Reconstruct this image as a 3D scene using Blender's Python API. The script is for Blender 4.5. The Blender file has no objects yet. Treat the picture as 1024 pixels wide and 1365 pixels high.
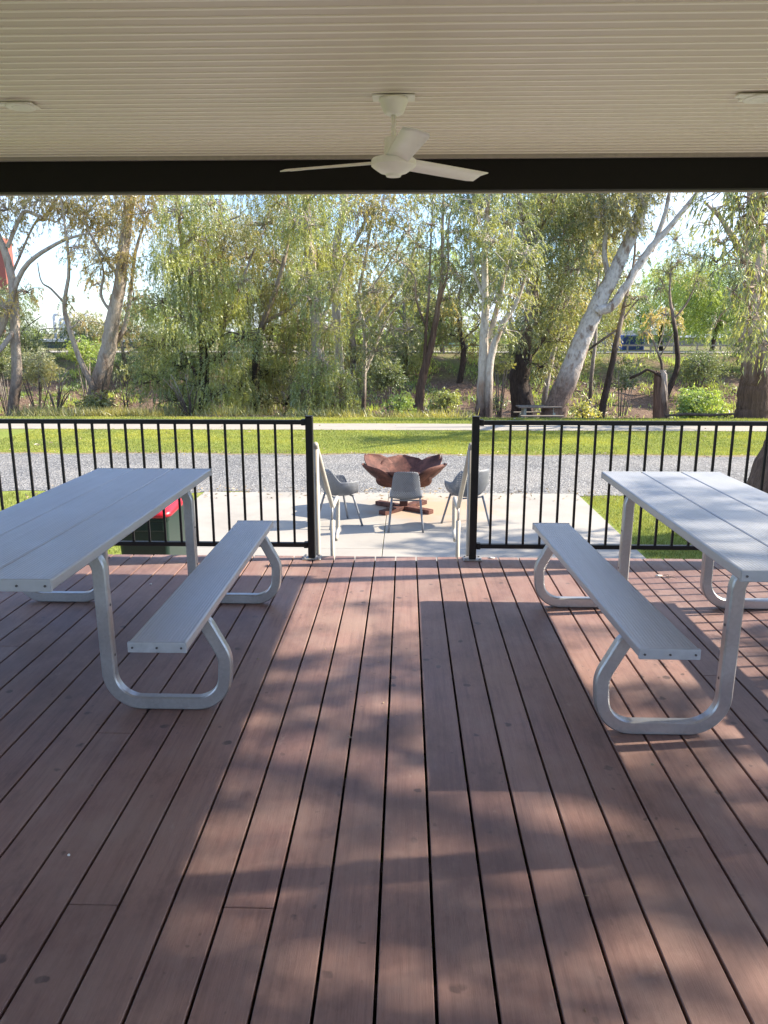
import bpy, bmesh, math, random
import numpy as np
from mathutils import Vector, Matrix
random.seed(7); rng = np.random.default_rng(11)
PI = math.pi; R = math.radians
scene = bpy.context.scene
COL = scene.collection

# ------------------------------------------------------------------ camera
F = 1025.0; TH = math.atan(237.5/1025); YAW = R(1.606); H = 1.547
cd = bpy.data.cameras.new('camera'); cam = bpy.data.objects.new('camera', cd); COL.objects.link(cam)
cam.location = (0, 0, H); cam.rotation_euler = (PI/2-TH, 0, YAW)
cd.sensor_fit = 'HORIZONTAL'; cd.sensor_width = 36; cd.lens = 36*F/1024
cd.clip_start = 0.05; cd.clip_end = 3000
scene.camera = cam

def ray(px, py):
    u = (px-512)/F; v = (py-682.5)/F
    f = math.cos(TH)-v*math.sin(TH); up = -math.sin(TH)-v*math.cos(TH)
    c, s = math.cos(YAW), math.sin(YAW)
    return Vector((u*c-f*s, u*s+f*c, up))
def P(px, py, D):
    """surveyed point: direction seen in the photo, at its distance D along the ground"""
    r = ray(px, py); t = D/r.y
    return Vector((r.x*t, D, H+r.z*t))

# ------------------------------------------------------------------ light
SUN = Vector((1.05, .145, .75)).normalized()
elev = math.asin(SUN.z); az = math.atan2(SUN.x, SUN.y)
sd = bpy.data.lights.new('sun', 'SUN'); so = bpy.data.objects.new('sun', sd); COL.objects.link(so)
sd.energy = 5.0; sd.angle = R(0.6); sd.color = (1, .89, .73)
so.rotation_euler = SUN.to_track_quat('Z', 'Y').to_euler(); so.location = (20, 3, 20)
w = bpy.data.worlds.new('World'); scene.world = w; w.use_nodes = True
nt = w.node_tree; nt.nodes.clear()
sky = nt.nodes.new('ShaderNodeTexSky'); sky.sky_type = 'NISHITA'; sky.sun_disc = False
sky.sun_elevation = elev; sky.sun_rotation = az; sky.air_density = 1.0; sky.dust_density = .6; sky.ozone_density = 1.5
tc = nt.nodes.new('ShaderNodeTexCoord')
mp = nt.nodes.new('ShaderNodeMapping'); mp.inputs['Scale'].default_value = (1, 1, 3.0); mp.inputs['Location'].default_value = (.35, .1, .2)
nz = nt.nodes.new('ShaderNodeTexNoise'); nz.inputs['Scale'].default_value = 2.6; nz.inputs['Detail'].default_value = 8; nz.inputs['Roughness'].default_value = .6
rp = nt.nodes.new('ShaderNodeValToRGB'); rp.color_ramp.elements[0].position = .44; rp.color_ramp.elements[1].position = .64
mx = nt.nodes.new('ShaderNodeMix'); mx.data_type = 'RGBA'; mx.inputs[7].default_value = (3.3, 3.8, 4.6, 1)
bg = nt.nodes.new('ShaderNodeBackground'); bg.inputs['Strength'].default_value = .15
wo = nt.nodes.new('ShaderNodeOutputWorld')
L = nt.links
L.new(tc.outputs['Generated'], mp.inputs[0]); L.new(mp.outputs[0], nz.inputs['Vector']); L.new(nz.outputs[0], rp.inputs[0])
L.new(rp.outputs[0], mx.inputs[0]); hs = nt.nodes.new('ShaderNodeHueSaturation'); hs.inputs['Saturation'].default_value = 1.05; L.new(sky.outputs[0], hs.inputs['Color']); tn = nt.nodes.new('ShaderNodeMix'); tn.data_type = 'RGBA'; tn.blend_type = 'MULTIPLY'; tn.inputs[0].default_value = 1; tn.inputs[7].default_value = (.70, .80, 1.0, 1); L.new(hs.outputs[0], tn.inputs[6]); L.new(tn.outputs[2], mx.inputs[6]); L.new(mx.outputs[2], bg.inputs[0]); L.new(bg.outputs[0], wo.inputs[0])
scene.view_settings.view_transform = 'Standard'; scene.view_settings.look = 'None'
scene.view_settings.exposure = 1.45; scene.view_settings.gamma = 1
scene.render.resolution_x = 768; scene.render.resolution_y = 1024
scene.cycles.transparent_max_bounces = 12

# ------------------------------------------------------------------ material helpers
class NT:
    def __init__(s, name):
        s.m = bpy.data.materials.new(name); s.m.use_nodes = True; s.t = s.m.node_tree
        s.b = s.t.nodes['Principled BSDF']; s.out = s.t.nodes['Material Output']
    def n(s, k, **kw):
        x = s.t.nodes.new('ShaderNode'+k)
        for a, v in kw.items():
            if a.startswith('i_'):
                x.inputs[a[2:]].default_value = v
            else: setattr(x, a, v)
        return x
    def l(s, a, b): s.t.links.new(a, b)
    def coord(s, scale=(1, 1, 1), kind='Object', rot=(0, 0, 0)):
        c = s.n('TexCoord'); m = s.n('Mapping'); m.inputs['Scale'].default_value = scale; m.inputs['Rotation'].default_value = rot
        s.l(c.outputs[kind], m.inputs[0]); return m.outputs[0]
    def noise(s, scale, co=None, detail=4, rough=.55):
        x = s.n('TexNoise'); x.inputs['Scale'].default_value = scale; x.inputs['Detail'].default_value = detail; x.inputs['Roughness'].default_value = rough
        if co is not None: s.l(co, x.inputs['Vector'])
        return x.outputs[0]
    def ramp(s, src, stops):
        x = s.n('ValToRGB'); e = x.color_ramp.elements
        while len(e) < len(stops): e.new(.5)
        for q, (p, c) in zip(e, stops):
            q.position = p; q.color = (*c, 1) if len(c) == 3 else c
        s.l(src, x.inputs[0]); return x.outputs[0]
    def mix(s, f, a, b, mode='MIX'):
        x = s.n('Mix', data_type='RGBA', blend_type=mode)
        for k, v in ((0, f), (6, a), (7, b)):
            if isinstance(v, (int, float)): x.inputs[k].default_value = v
            elif isinstance(v, tuple): x.inputs[k].default_value = (*v, 1)
            else: s.l(v, x.inputs[k])
        return x.outputs[2]
    def bump(s, h, strength=.3, dist=.01):
        x = s.n('Bump'); x.inputs['Strength'].default_value = strength; x.inputs['Distance'].default_value = dist
        s.l(h, x.inputs['Height']); s.l(x.outputs[0], s.b.inputs['Normal'])
    def col(s, v):
        if isinstance(v, tuple): s.b.inputs['Base Color'].default_value = (*v, 1)
        else: s.l(v, s.b.inputs['Base Color'])
    def set(s, rough=.5, metal=0, spec=.5):
        s.b.inputs['Metallic'].default_value = metal; s.b.inputs['Specular IOR Level'].default_value = spec
        if isinstance(rough, (int, float)): s.b.inputs['Roughness'].default_value = rough
        else: s.l(rough, s.b.inputs['Roughness'])
        return s.m

def M_plain(name, c, rough=.5, metal=0, var=.15, scale=30, bump=.1, spec=.5):
    x = NT(name); co = x.coord()
    a = x.noise(scale, co, 5); b = x.noise(scale*.12, co, 3)
    d = tuple(v*(1-var) for v in c); e = tuple(min(1, v*(1+var)) for v in c)
    cc = x.mix(x.ramp(b, [(.3, (0, 0, 0)), (.7, (1, 1, 1))]), x.ramp(a, [(.3, d), (.7, e)]), c)
    x.col(cc); x.bump(a, bump, .004)
    return x.set(rough, metal, spec)

def M_deck():
    x = NT('deck_boards'); g = x.n('NewGeometry'); co = x.coord((1, .06, 1)); c2 = x.coord()
    grain = x.noise(260, co, 4, .7)
    isl = x.ramp(g.outputs['Random Per Island'], [(0, (.190, .105, .088)), (.25, (.25, .145, .118)), (.5, (.21, .116, .100)), (.75, (.235, .127, .102)), (1, (.28, .168, .138))])
    c = x.mix(x.ramp(grain, [(.3, (0, 0, 0)), (.7, (.65, .65, .65))]), isl, (.30, .19, .16))
    gr2 = x.noise(45, x.coord((1, .04, 1)), 5, .7)
    c = x.mix(x.ramp(gr2, [(.35, (.45, .45, .45)), (.55, (0, 0, 0))]), c, (.11, .06, .052))
    dust = x.noise(1.7, c2, 6, .65)
    c = x.mix(x.ramp(dust, [(.45, (0, 0, 0)), (.66, (.6, .6, .6))]), c, (.275, .195, .165))
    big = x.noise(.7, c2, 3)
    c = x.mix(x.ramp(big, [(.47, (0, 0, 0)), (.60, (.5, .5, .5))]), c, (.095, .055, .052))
    # small dark drip stains
    v = x.n('TexVoronoi'); v.inputs['Scale'].default_value = 7; v.inputs['Randomness'].default_value = 1
    wob = x.noise(25, c2, 2); vm = x.n('VectorMath', operation='ADD'); vs = x.n('VectorMath', operation='SCALE'); vs.inputs[3].default_value = .03
    nn = x.n('TexNoise'); nn.inputs['Scale'].default_value = 30; x.l(c2, nn.inputs['Vector']); x.l(nn.outputs[1], vs.inputs[0])
    x.l(c2, vm.inputs[0]); x.l(vs.outputs[0], vm.inputs[1]); x.l(vm.outputs[0], v.inputs['Vector'])
    spot = x.ramp(v.outputs['Distance'], [(.09, (1, 1, 1)), (.13, (0, 0, 0))])
    gate = x.ramp(x.noise(2.1, c2, 2), [(.46, (0, 0, 0)), (.52, (.8, .8, .8))])
    sp = x.mix(1.0, spot, gate, 'MULTIPLY')
    c = x.mix(sp, c, (.06, .042, .04))
    v2 = x.n('TexVoronoi'); v2.inputs['Scale'].default_value = 19; x.l(vm.outputs[0], v2.inputs['Vector'])
    sp2 = x.mix(1.0, x.ramp(v2.outputs['Distance'], [(.10, (1, 1, 1)), (.16, (0, 0, 0))]), x.ramp(x.noise(3.1, x.coord((1, .7, 1)), 3), [(.52, (0, 0, 0)), (.60, (.6, .6, .6))]), 'MULTIPLY')
    c = x.mix(sp2, c, (.07, .048, .044))
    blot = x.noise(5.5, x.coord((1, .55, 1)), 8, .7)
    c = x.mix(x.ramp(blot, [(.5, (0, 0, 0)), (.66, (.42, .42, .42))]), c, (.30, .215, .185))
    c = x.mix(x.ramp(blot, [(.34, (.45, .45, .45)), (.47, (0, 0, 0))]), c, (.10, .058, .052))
    # pale scuffs
    sc = x.ramp(x.noise(9, x.coord((1, .35, 1)), 8, .75), [(.63, (0, 0, 0)), (.72, (.5, .5, .5))])
    c = x.mix(sc, c, (.34, .27, .23))
    x.col(c); x.bump(grain, .35, .002)
    rr = x.ramp(dust, [(.3, (.42,)*3), (.7, (.62,)*3)])
    return x.set(rr, 0, .45)

def M_alu(name='anodised_planks', c=(.45, .465, .495), ribs=True):
    x = NT(name); co = x.coord()
    a = x.noise(3, co, 6, .6); s = x.noise(60, x.coord((1, .03, 1)), 4, .6)
    cc = x.mix(x.ramp(s, [(.35, (0, 0, 0)), (.75, (.5, .5, .5))]), c, tuple(v*.8 for v in c))
    cc = x.mix(x.ramp(a, [(.5, (0, 0, 0)), (.75, (.4, .4, .4))]), cc, tuple(v*1.12 for v in c))
    st = x.noise(14, x.coord((1.2, .5, 1)), 8, .75)
    cc = x.mix(x.ramp(st, [(.56, (0, 0, 0)), (.70, (.3, .3, .3))]), cc, tuple(v*.68 for v in c))
    scr = x.noise(120, x.coord((.25, 1, 1), rot=(0, 0, .5)), 2, .5)
    cc = x.mix(x.ramp(scr, [(.70, (0, 0, 0)), (.74, (.35, .35, .35))]), cc, (.78, .79, .8))
    x.col(cc)
    if ribs:
        w_ = x.n('TexWave', bands_direction='X'); w_.inputs['Scale'].default_value = 26
        x.l(co, w_.inputs['Vector']); x.bump(w_.outputs[1], .35, .003)
    return x.set(x.ramp(a, [(.3, (.38,)*3), (.7, (.5,)*3)]), .5, .5)

def M_galv():
    x = NT('galvanised_steel'); co = x.coord()
    v = x.n('TexVoronoi'); v.inputs['Scale'].default_value = 90; x.l(co, v.inputs['Vector'])
    a = x.noise(6, co, 6, .65)
    c = x.ramp(v.outputs['Color'], [(0, (.44, .445, .455)), (1, (.50, .505, .515))])
    c = x.mix(x.ramp(a, [(.52, (0, 0, 0)), (.72, (.35, .35, .35))]), c, (.60, .60, .59))
    x.col(c); x.bump(a, .12, .002)
    return x.set(x.ramp(a, [(.3, (.30,)*3), (.7, (.48,)*3)]), .8, .5)

def M_rust():
    x = NT('rusted_steel'); co = x.coord()
    a = x.noise(7, co, 8, .65); b = x.noise(60, co, 4, .6)
    c = x.ramp(a, [(.3, (.022, .012, .011)), (.5, (.085, .036, .028)), (.72, (.20, .09, .065))])
    c = x.mix(x.ramp(b, [(.4, (0, 0, 0)), (.7, (.5, .5, .5))]), c, (.15, .062, .046))
    x.col(c); x.bump(b, .4, .004)
    return x.set(.72, .15, .3)

def M_conc():
    x = NT('concrete'); co = x.coord()
    a = x.noise(1.1, co, 8, .6); b = x.noise(70, co, 4, .7); c3 = x.noise(5, co, 6, .6)
    c = x.ramp(a, [(.3, (.27, .25, .22)), (.7, (.37, .345, .305))])
    c = x.mix(x.ramp(b, [(.3, (0, 0, 0)), (.8, (.3, .3, .3))]), c, (.33, .31, .28))
    c = x.mix(x.ramp(c3, [(.5, (0, 0, 0)), (.75, (.35, .35, .35))]), c, (.36, .33, .285))
    # rust bleed under the fire pit
    g = x.n('NewGeometry'); sb = x.n('VectorMath', operation='DISTANCE'); sb.inputs[1].default_value = (.45, 11.2, -.98)
    x.l(g.outputs['Position'], sb.inputs[0])
    ad = x.n('Math', operation='MULTIPLY_ADD'); ad.inputs[1].default_value = 1.6; x.l(x.noise(3.5, co, 5), ad.inputs[0]); x.l(sb.outputs['Value'], ad.inputs[2])
    rm = x.ramp(ad.outputs[0], [(.0, (1, 1, 1)), (1, (0, 0, 0))]); 
    mr = x.n('MapRange'); mr.inputs[1].default_value = 1.15; mr.inputs[2].default_value = 1.95; mr.inputs[3].default_value = .5; mr.inputs[4].default_value = 0
    x.l(ad.outputs[0], mr.inputs[0])
    c = x.mix(mr.outputs[0], c, (.47, .27, .13))
    x.col(c); x.bump(b, .25, .004)
    return x.set(.85, 0, .3)

def M_gravel():
    x = NT('gravel'); co = x.coord()
    v = x.n('TexVoronoi'); v.inputs['Scale'].default_value = 34; x.l(co, v.inputs['Vector'])
    a = x.noise(.8, co, 5, .6)
    c = x.ramp(v.outputs['Color'], [(0, (.075, .076, .078)), (.5, (.15, .15, .15)), (1, (.36, .355, .34))])
    c = x.mix(x.ramp(a, [(.4, (0, 0, 0)), (.75, (.45, .45, .45))]), c, (.36, .335, .30))
    x.col(c); x.bump(v.outputs['Distance'], .9, .02)
    return x.set(.9, 0, .25)

def M_lawn():
    x = NT('mown_grass'); co = x.coord()
    a = x.noise(1.2, co, 8, .65); b = x.noise(45, x.coord((1, .5, 1)), 5, .75); k = x.noise(.35, co, 4)
    c = x.ramp(b, [(.25, (.13, .175, .03)), (.5, (.205, .25, .045)), (.78, (.33, .36, .09))])
    c = x.mix(x.ramp(a, [(.45, (0, 0, 0)), (.75, (.5, .5, .5))]), c, (.20, .19, .065))
    c = x.mix(x.ramp(k, [(.5, (0, 0, 0)), (.75, (.45, .45, .45))]), c, (.075, .12, .022))
    x.col(c); x.bump(b, .8, .03)
    return x.set(.9, 0, .2)

def M_litter():
    x = NT('leaf_litter_bank'); co = x.coord()
    a = x.noise(.5, co, 8, .65); b = x.noise(9, co, 7, .8); v = x.n('TexVoronoi'); v.inputs['Scale'].default_value = 7; x.l(co, v.inputs['Vector'])
    c = x.ramp(b, [(.3, (.05, .033, .024)), (.5, (.155, .105, .078)), (.72, (.34, .25, .195))])
    c = x.mix(x.ramp(v.outputs['Color'], [(.4, (0, 0, 0)), (1, (.5, .5, .5))]), c, (.27, .185, .14))
    g = x.n('NewGeometry'); sx = x.n('SeparateXYZ'); x.l(g.outputs['Position'], sx.inputs[0])
    mr = x.n('MapRange'); mr.inputs[1].default_value = -1.3; mr.inputs[2].default_value = -.5; x.l(sx.outputs[2], mr.inputs[0])
    mg = x.mix(1.0, x.ramp(a, [(.4, (.15,)*3), (.62, (1, 1, 1))]), mr.outputs[0], 'MULTIPLY')
    grs = x.ramp(b, [(.3, (.06, .09, .02)), (.7, (.24, .27, .08))])
    c = x.mix(mg, c, grs)
    x.col(c); x.bump(b, 1, .12)
    return x.set(.95, 0, .15)

def M_bark(name, pale, tan, dark, baseh=2.0, cover=.5, vs=.35):
    x = NT(name); co = x.coord((1, 1, vs)); c2 = x.coord()
    a = x.noise(2.6, co, 7, .6); b = x.noise(13, co, 6, .7)
    c = x.ramp(a, [(.36, tan), (.46, pale), (.58, pale), (.66, tuple(v*.7 for v in tan))])
    c = x.mix(x.ramp(b, [(.3, (.5, .5, .5)), (.55, (0, 0, 0))]), c, tuple(v*.5 for v in tan))
    g = x.n('SeparateXYZ'); x.l(c2, g.inputs[0])
    ad = x.n('Math', operation='MULTIPLY_ADD'); ad.inputs[1].default_value = -2.5*cover*2; x.l(a, ad.inputs[0]); x.l(g.outputs[2], ad.inputs[2])
    mr = x.n('MapRange'); mr.inputs[1].default_value = baseh-1.9; mr.inputs[2].default_value = baseh-.6; mr.inputs[3].default_value = 1; mr.inputs[4].default_value = 0
    x.l(ad.outputs[0], mr.inputs[0])
    dk = x.ramp(b, [(.3, tuple(v*.45 for v in dark)), (.7, tuple(v*1.5 for v in dark))])
    c = x.mix(mr.outputs[0], c, dk)
    x.col(c); x.bump(b, .8, .05)
    return x.set(.85, 0, .2)

def M_leaf(name, cols, trans=.5, gain=1.95, gloss=.08):
    x = NT(name); g = x.n('NewGeometry'); co = x.coord()
    cols = [tuple((v*.86+.14*(sum(c)/3*1.1))*gain for v in c) for c in cols]
    st = [(i/(len(cols)-1), c) for i, c in enumerate(cols)]
    mid = tuple(sum(c[k] for c in cols)/len(cols) for k in range(3))
    c = x.ramp(g.outputs['Random Per Island'], st)
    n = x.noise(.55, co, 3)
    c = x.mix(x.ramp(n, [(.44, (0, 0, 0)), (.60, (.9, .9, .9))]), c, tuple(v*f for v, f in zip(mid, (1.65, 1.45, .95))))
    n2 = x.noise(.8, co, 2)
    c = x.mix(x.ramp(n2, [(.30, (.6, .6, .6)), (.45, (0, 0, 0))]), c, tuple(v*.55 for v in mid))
    d = x.n('BsdfDiffuse'); t = x.n('BsdfTranslucent'); gl = x.n('BsdfGlossy'); gl.inputs['Roughness'].default_value = .45; gl.inputs[0].default_value = (.8, .85, .9, 1)
    x.l(c, d.inputs[0]); tcg = x.mix(1.0, c, (1.5, 1.45, .7), 'MULTIPLY'); x.l(tcg, t.inputs[0])
    m1 = x.n('MixShader'); m1.inputs[0].default_value = trans; x.l(d.outputs[0], m1.inputs[1]); x.l(t.outputs[0], m1.inputs[2])
    m2 = x.n('MixShader'); m2.inputs[0].default_value = gloss; x.l(m1.outputs[0], m2.inputs[1]); x.l(gl.outputs[0], m2.inputs[2])
    x.l(m2.outputs[0], x.out.inputs[0]); return x.m

def M_perf():
    x = NT('perforated_grey_plastic'); uv = x.n('TexCoord'); sp = x.n('SeparateXYZ'); x.l(uv.outputs['UV'], sp.inputs[0])
    def sn(o, k):
        m = x.n('Math', operation='MULTIPLY'); m.inputs[1].default_value = k; x.l(o, m.inputs[0])
        s = x.n('Math', operation='SINE'); x.l(m.outputs[0], s.inputs[0]); return s.outputs[0]
    m = x.n('Math', operation='MULTIPLY'); x.l(sn(sp.outputs[0], 180), m.inputs[0]); x.l(sn(sp.outputs[1], 180), m.inputs[1])
    hole = x.n('Math', operation='GREATER_THAN'); hole.inputs[1].default_value = .55; x.l(m.outputs[0], hole.inputs[0])
    ax = x.n('Math', operation='ABSOLUTE'); x.l(sp.outputs[0], ax.inputs[0])
    ins = x.n('Math', operation='LESS_THAN'); ins.inputs[1].default_value = .56; x.l(ax.outputs[0], ins.inputs[0])
    hh = x.n('Math', operation='MULTIPLY'); x.l(hole.outputs[0], hh.inputs[0]); x.l(ins.outputs[0], hh.inputs[1])
    al = x.n('Math', operation='SUBTRACT'); al.inputs[0].default_value = 1; x.l(hh.outputs[0], al.inputs[1])
    x.l(al.outputs[0], x.b.inputs['Alpha'])
    n = x.noise(12, x.coord(), 4); x.col(x.ramp(n, [(.3, (.135, .143, .158)), (.7, (.175, .185, .205))]))
    return x.set(.5, 0, .5)

MT = {}
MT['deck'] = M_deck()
MT['alu'] = M_alu(); MT['cap'] = M_plain('plank_end_cap', (.40, .43, .47), .5, .2)
MT['galv'] = M_galv(); MT['screw'] = M_plain('screw_steel', (.10, .10, .11), .4, .6)
MT['black'] = M_plain('black_powdercoat', (.006, .006, .0065), .45, 0, .2, 60, .05, .3)
MT['zinc'] = M_plain('zinc_plate', (.32, .32, .33), .45, .5)
MT['timber_dark'] = M_plain('dark_timber', (.05, .035, .03), .8)
MT['ceil'] = M_plain('ceiling_sheet_paint', (.70, .615, .525), .40, 0, .04, 2, .03)
MT['rib'] = M_plain('ceiling_rib_highlight', (.95, .89, .80), .4, 0, .03, 4, .02)  # lighter rib colour stands in for the light the ribs catch
MT['beam'] = M_plain('dark_beam_paint', (.006, .0055, .005), .6, 0, .2, 20, .05, .25)
MT['trim'] = M_plain('pale_trim_paint', (.42, .38, .33), .5)
MT['roof'] = M_plain('roof_steel', (.35, .36, .36), .45, .1)
MT['white'] = M_plain('white_fan_enamel', (.88, .86, .80), .38, 0, .05, 20, .02)
MT['lens'] = M_plain('downlight_lens', (.85, .83, .76), .3, 0, .02, 20, .01)
MT['rail'] = M_plain('handrail_paint', (.42, .395, .35), .45, .05, .1)
MT['conc'] = M_conc(); MT['gravel'] = M_gravel(); MT['lawn'] = M_lawn(); MT['litter'] = M_litter()
MT['rust'] = M_rust(); MT['perf'] = M_perf(); MT['chairleg'] = M_plain('chair_leg_plastic', (.17, .18, .20), .45)
MT['bin'] = M_plain('bin_green_plastic', (.010, .026, .018), .38, 0, .15, 12, .08)
MT['lid'] = M_plain('bin_red_lid', (.42, .010, .022), .35, 0, .1, 10, .05)
MT['rubber'] = M_plain('rubber', (.015, .015, .015), .8)
MT['path'] = M_plain('path_concrete', (.31, .28, .24), .9, 0, .18, 3, .2)
MT['tan_leaf'] = None
B_white = M_bark('white_gum_bark', (.52, .47, .41), (.34, .25, .185), (.10, .075, .06), 1.5)
B_lean = M_bark('mottled_white_bark', (.55, .52, .48), (.27, .20, .155), (.17, .125, .10), 2.6, .5, .5)
B_tan = M_bark('tan_grey_gum_bark', (.42, .36, .30), (.27, .20, .15), (.16, .12, .09), 2.2)
B_dark = M_bark('rough_dark_bark', (.33, .27, .22), (.20, .145, .11), (.055, .042, .036), 4.0)
B_brown = M_bark('brown_stringy_bark', (.38, .30, .24), (.24, .155, .11), (.13, .085, .062), 4.5, .5, .12)
B_fluted = M_bark('fluted_brown_bark', (.40, .32, .26), (.22, .14, .10), (.11, .07, .052), 2.6, .6, .10)
B_grey = M_bark('grey_bark', (.36, .32, .28), (.20, .165, .13), (.12, .095, .08), 2.0)
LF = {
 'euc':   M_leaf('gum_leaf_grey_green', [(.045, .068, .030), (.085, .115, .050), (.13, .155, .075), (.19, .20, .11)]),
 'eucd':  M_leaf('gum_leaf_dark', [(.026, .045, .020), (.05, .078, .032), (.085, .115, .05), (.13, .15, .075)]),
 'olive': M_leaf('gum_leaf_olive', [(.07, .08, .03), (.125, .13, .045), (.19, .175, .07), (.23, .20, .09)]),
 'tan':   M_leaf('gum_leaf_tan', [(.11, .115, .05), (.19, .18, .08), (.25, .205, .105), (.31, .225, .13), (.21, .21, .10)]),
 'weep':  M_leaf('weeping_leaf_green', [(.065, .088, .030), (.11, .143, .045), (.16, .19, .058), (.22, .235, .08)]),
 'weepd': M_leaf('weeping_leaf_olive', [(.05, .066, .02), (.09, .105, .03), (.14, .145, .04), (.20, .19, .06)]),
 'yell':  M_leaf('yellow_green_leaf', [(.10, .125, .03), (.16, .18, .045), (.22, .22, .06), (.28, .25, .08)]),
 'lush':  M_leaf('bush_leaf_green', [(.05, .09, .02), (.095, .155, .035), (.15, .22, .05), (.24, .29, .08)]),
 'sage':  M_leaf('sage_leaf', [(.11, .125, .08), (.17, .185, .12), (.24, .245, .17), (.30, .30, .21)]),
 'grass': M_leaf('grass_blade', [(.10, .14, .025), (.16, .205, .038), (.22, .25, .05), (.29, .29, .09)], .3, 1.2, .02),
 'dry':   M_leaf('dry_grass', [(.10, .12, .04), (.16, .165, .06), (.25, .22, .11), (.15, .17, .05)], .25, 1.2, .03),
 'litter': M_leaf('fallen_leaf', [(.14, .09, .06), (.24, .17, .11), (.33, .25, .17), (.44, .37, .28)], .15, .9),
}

# ------------------------------------------------------------------ object helpers
def tag(o, label=None, cat=None, group=None, kind=None):
    if label: o['label'] = label
    if cat: o['category'] = cat
    if group: o['group'] = group
    if kind: o['kind'] = kind
    return o
def thing(name, label, cat, loc=(0, 0, 0), rz=0, group=None):
    o = bpy.data.objects.new(name, None); COL.objects.link(o); o.location = loc; o.rotation_euler = (0, 0, rz)
    o.empty_display_size = .1
    return tag(o, label, cat, group)
def obj(name, bm, mat, parent=None, smooth=False, loc=None):
    me = bpy.data.meshes.new(name); bm.to_mesh(me); bm.free()
    for m in (mat if isinstance(mat, (list, tuple)) else [mat]): me.materials.append(m)
    if smooth: me.polygons.foreach_set('use_smooth', [True]*len(me.polygons))
    o = bpy.data.objects.new(name, me); COL.objects.link(o)
    if parent: o.parent = parent
    if loc is not None: o.location = loc
    return o
def copy_tree(o, parent=None):
    c = o.copy(); COL.objects.link(c)
    if parent: c.parent = parent
    for ch in list(o.children): copy_tree(ch, c)
    return c
def box(bm, x0, x1, y0, y1, z0, z1, bev=0, seg=2, mi=0):
    r = bmesh.ops.create_cube(bm, size=1)
    vs = r['verts']
    bmesh.ops.scale(bm, vec=(x1-x0, y1-y0, z1-z0), verts=vs)
    bmesh.ops.translate(bm, vec=((x0+x1)/2, (y0+y1)/2, (z0+z1)/2), verts=vs)
    if bev:
        es = list({e for v in vs for e in v.link_edges})
        rr = bmesh.ops.bevel(bm, geom=es, offset=bev, segments=seg, affect='EDGES', profile=.5)
        fs = rr['faces']
    if mi:
        for f in {f for v in vs if v.is_valid for f in v.link_faces}: f.material_index = mi
    return vs
def cyl(bm, r1, r2, z0, z1, cx=0, cy=0, seg=24, caps=True):
    r = bmesh.ops.create_cone(bm, cap_ends=caps, segments=seg, radius1=r1, radius2=r2, depth=z1-z0)
    bmesh.ops.translate(bm, vec=(cx, cy, (z0+z1)/2), verts=r['verts']); return r['verts']
def lathe(bm, prof, seg=32, cx=0, cy=0):
    rings = []
    for (r, z) in prof:
        rings.append([bm.verts.new((cx+r*math.cos(2*PI*i/seg), cy+r*math.sin(2*PI*i/seg), z)) for i in range(seg)])
    for a, b in zip(rings, rings[1:]):
        for i in range(seg):
            j = (i+1) % seg; bm.faces.new((a[i], a[j], b[j], b[i]))
    if prof[0][0] > 1e-4: bm.faces.new(rings[0][::-1])
    if prof[-1][0] > 1e-4: bm.faces.new(rings[-1])
    return rings
def sweep(bm, pts, prof, closed_prof=True, up=Vector((0, 0, 1)), caps=True):
    """sweep a 2-D profile (list of (a,b)) along pts; frame from a fixed up-ish vector"""
    pts = [Vector(p) for p in pts]; rings = []; n = len(pts)
    for i, p in enumerate(pts):
        t = (pts[min(i+1, n-1)]-pts[max(i-1, 0)]).normalized()
        s = t.cross(up)
        if s.length < 1e-3: s = t.cross(Vector((0, 1, 0)))
        s.normalize(); u = s.cross(t).normalized()
        rings.append([bm.verts.new(p+s*a+u*b) for a, b in prof])
    m = len(prof)
    for a, b in zip(rings, rings[1:]):
        for i in range(m):
            j = (i+1) % m; bm.faces.new((a[i], a[j], b[j], b[i]))
    if caps: bm.faces.new(rings[0][::-1]); bm.faces.new(rings[-1])
def circ(r, n=10): return [(r*math.cos(2*PI*i/n), r*math.sin(2*PI*i/n)) for i in range(n)]
def rrect(w, h, r, n=3):
    out = []
    for cx, cy, a0 in ((w/2-r, h/2-r, 0), (-w/2+r, h/2-r, 90), (-w/2+r, -h/2+r, 180), (w/2-r, -h/2+r, 270)):
        for k in range(n+1):
            a = R(a0+90*k/n); out.append((cx+r*math.cos(a), cy+r*math.sin(a)))
    return out
def fillet(pts, rads, n=8):
    pts = [Vector(p) for p in pts]; out = [pts[0]]
    for i in range(1, len(pts)-1):
        p = pts[i]; a = (pts[i-1]-p).normalized(); b = (pts[i+1]-p).normalized(); r = rads[i-1]
        ang = a.angle(b); d = r/math.tan(ang/2)
        A = p+a*d; B = p+b*d
        c = p+(a+b).normalized()*(r/math.sin(ang/2))
        va = A-c; vb = B-c
        tot = va.angle(vb); ax = va.cross(vb).normalized()
        for k in range(n+1): out.append(c+Matrix.Rotation(tot*k/n, 3, ax) @ va)
    out.append(pts[-1]); return out
def catmull(pts, sub=5):
    pts = [np.array(p, float) for p in pts]; out = []
    for i in range(len(pts)-1):
        p0 = pts[max(i-1, 0)]; p1 = pts[i]; p2 = pts[i+1]; p3 = pts[min(i+2, len(pts)-1)]
        for k in range(sub):
            t = k/sub
            out.append(.5*((2*p1)+(-p0+p2)*t+(2*p0-5*p1+4*p2-p3)*t*t+(-p0+3*p1-3*p2+p3)*t**3))
    out.append(pts[-1]); return out

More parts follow.
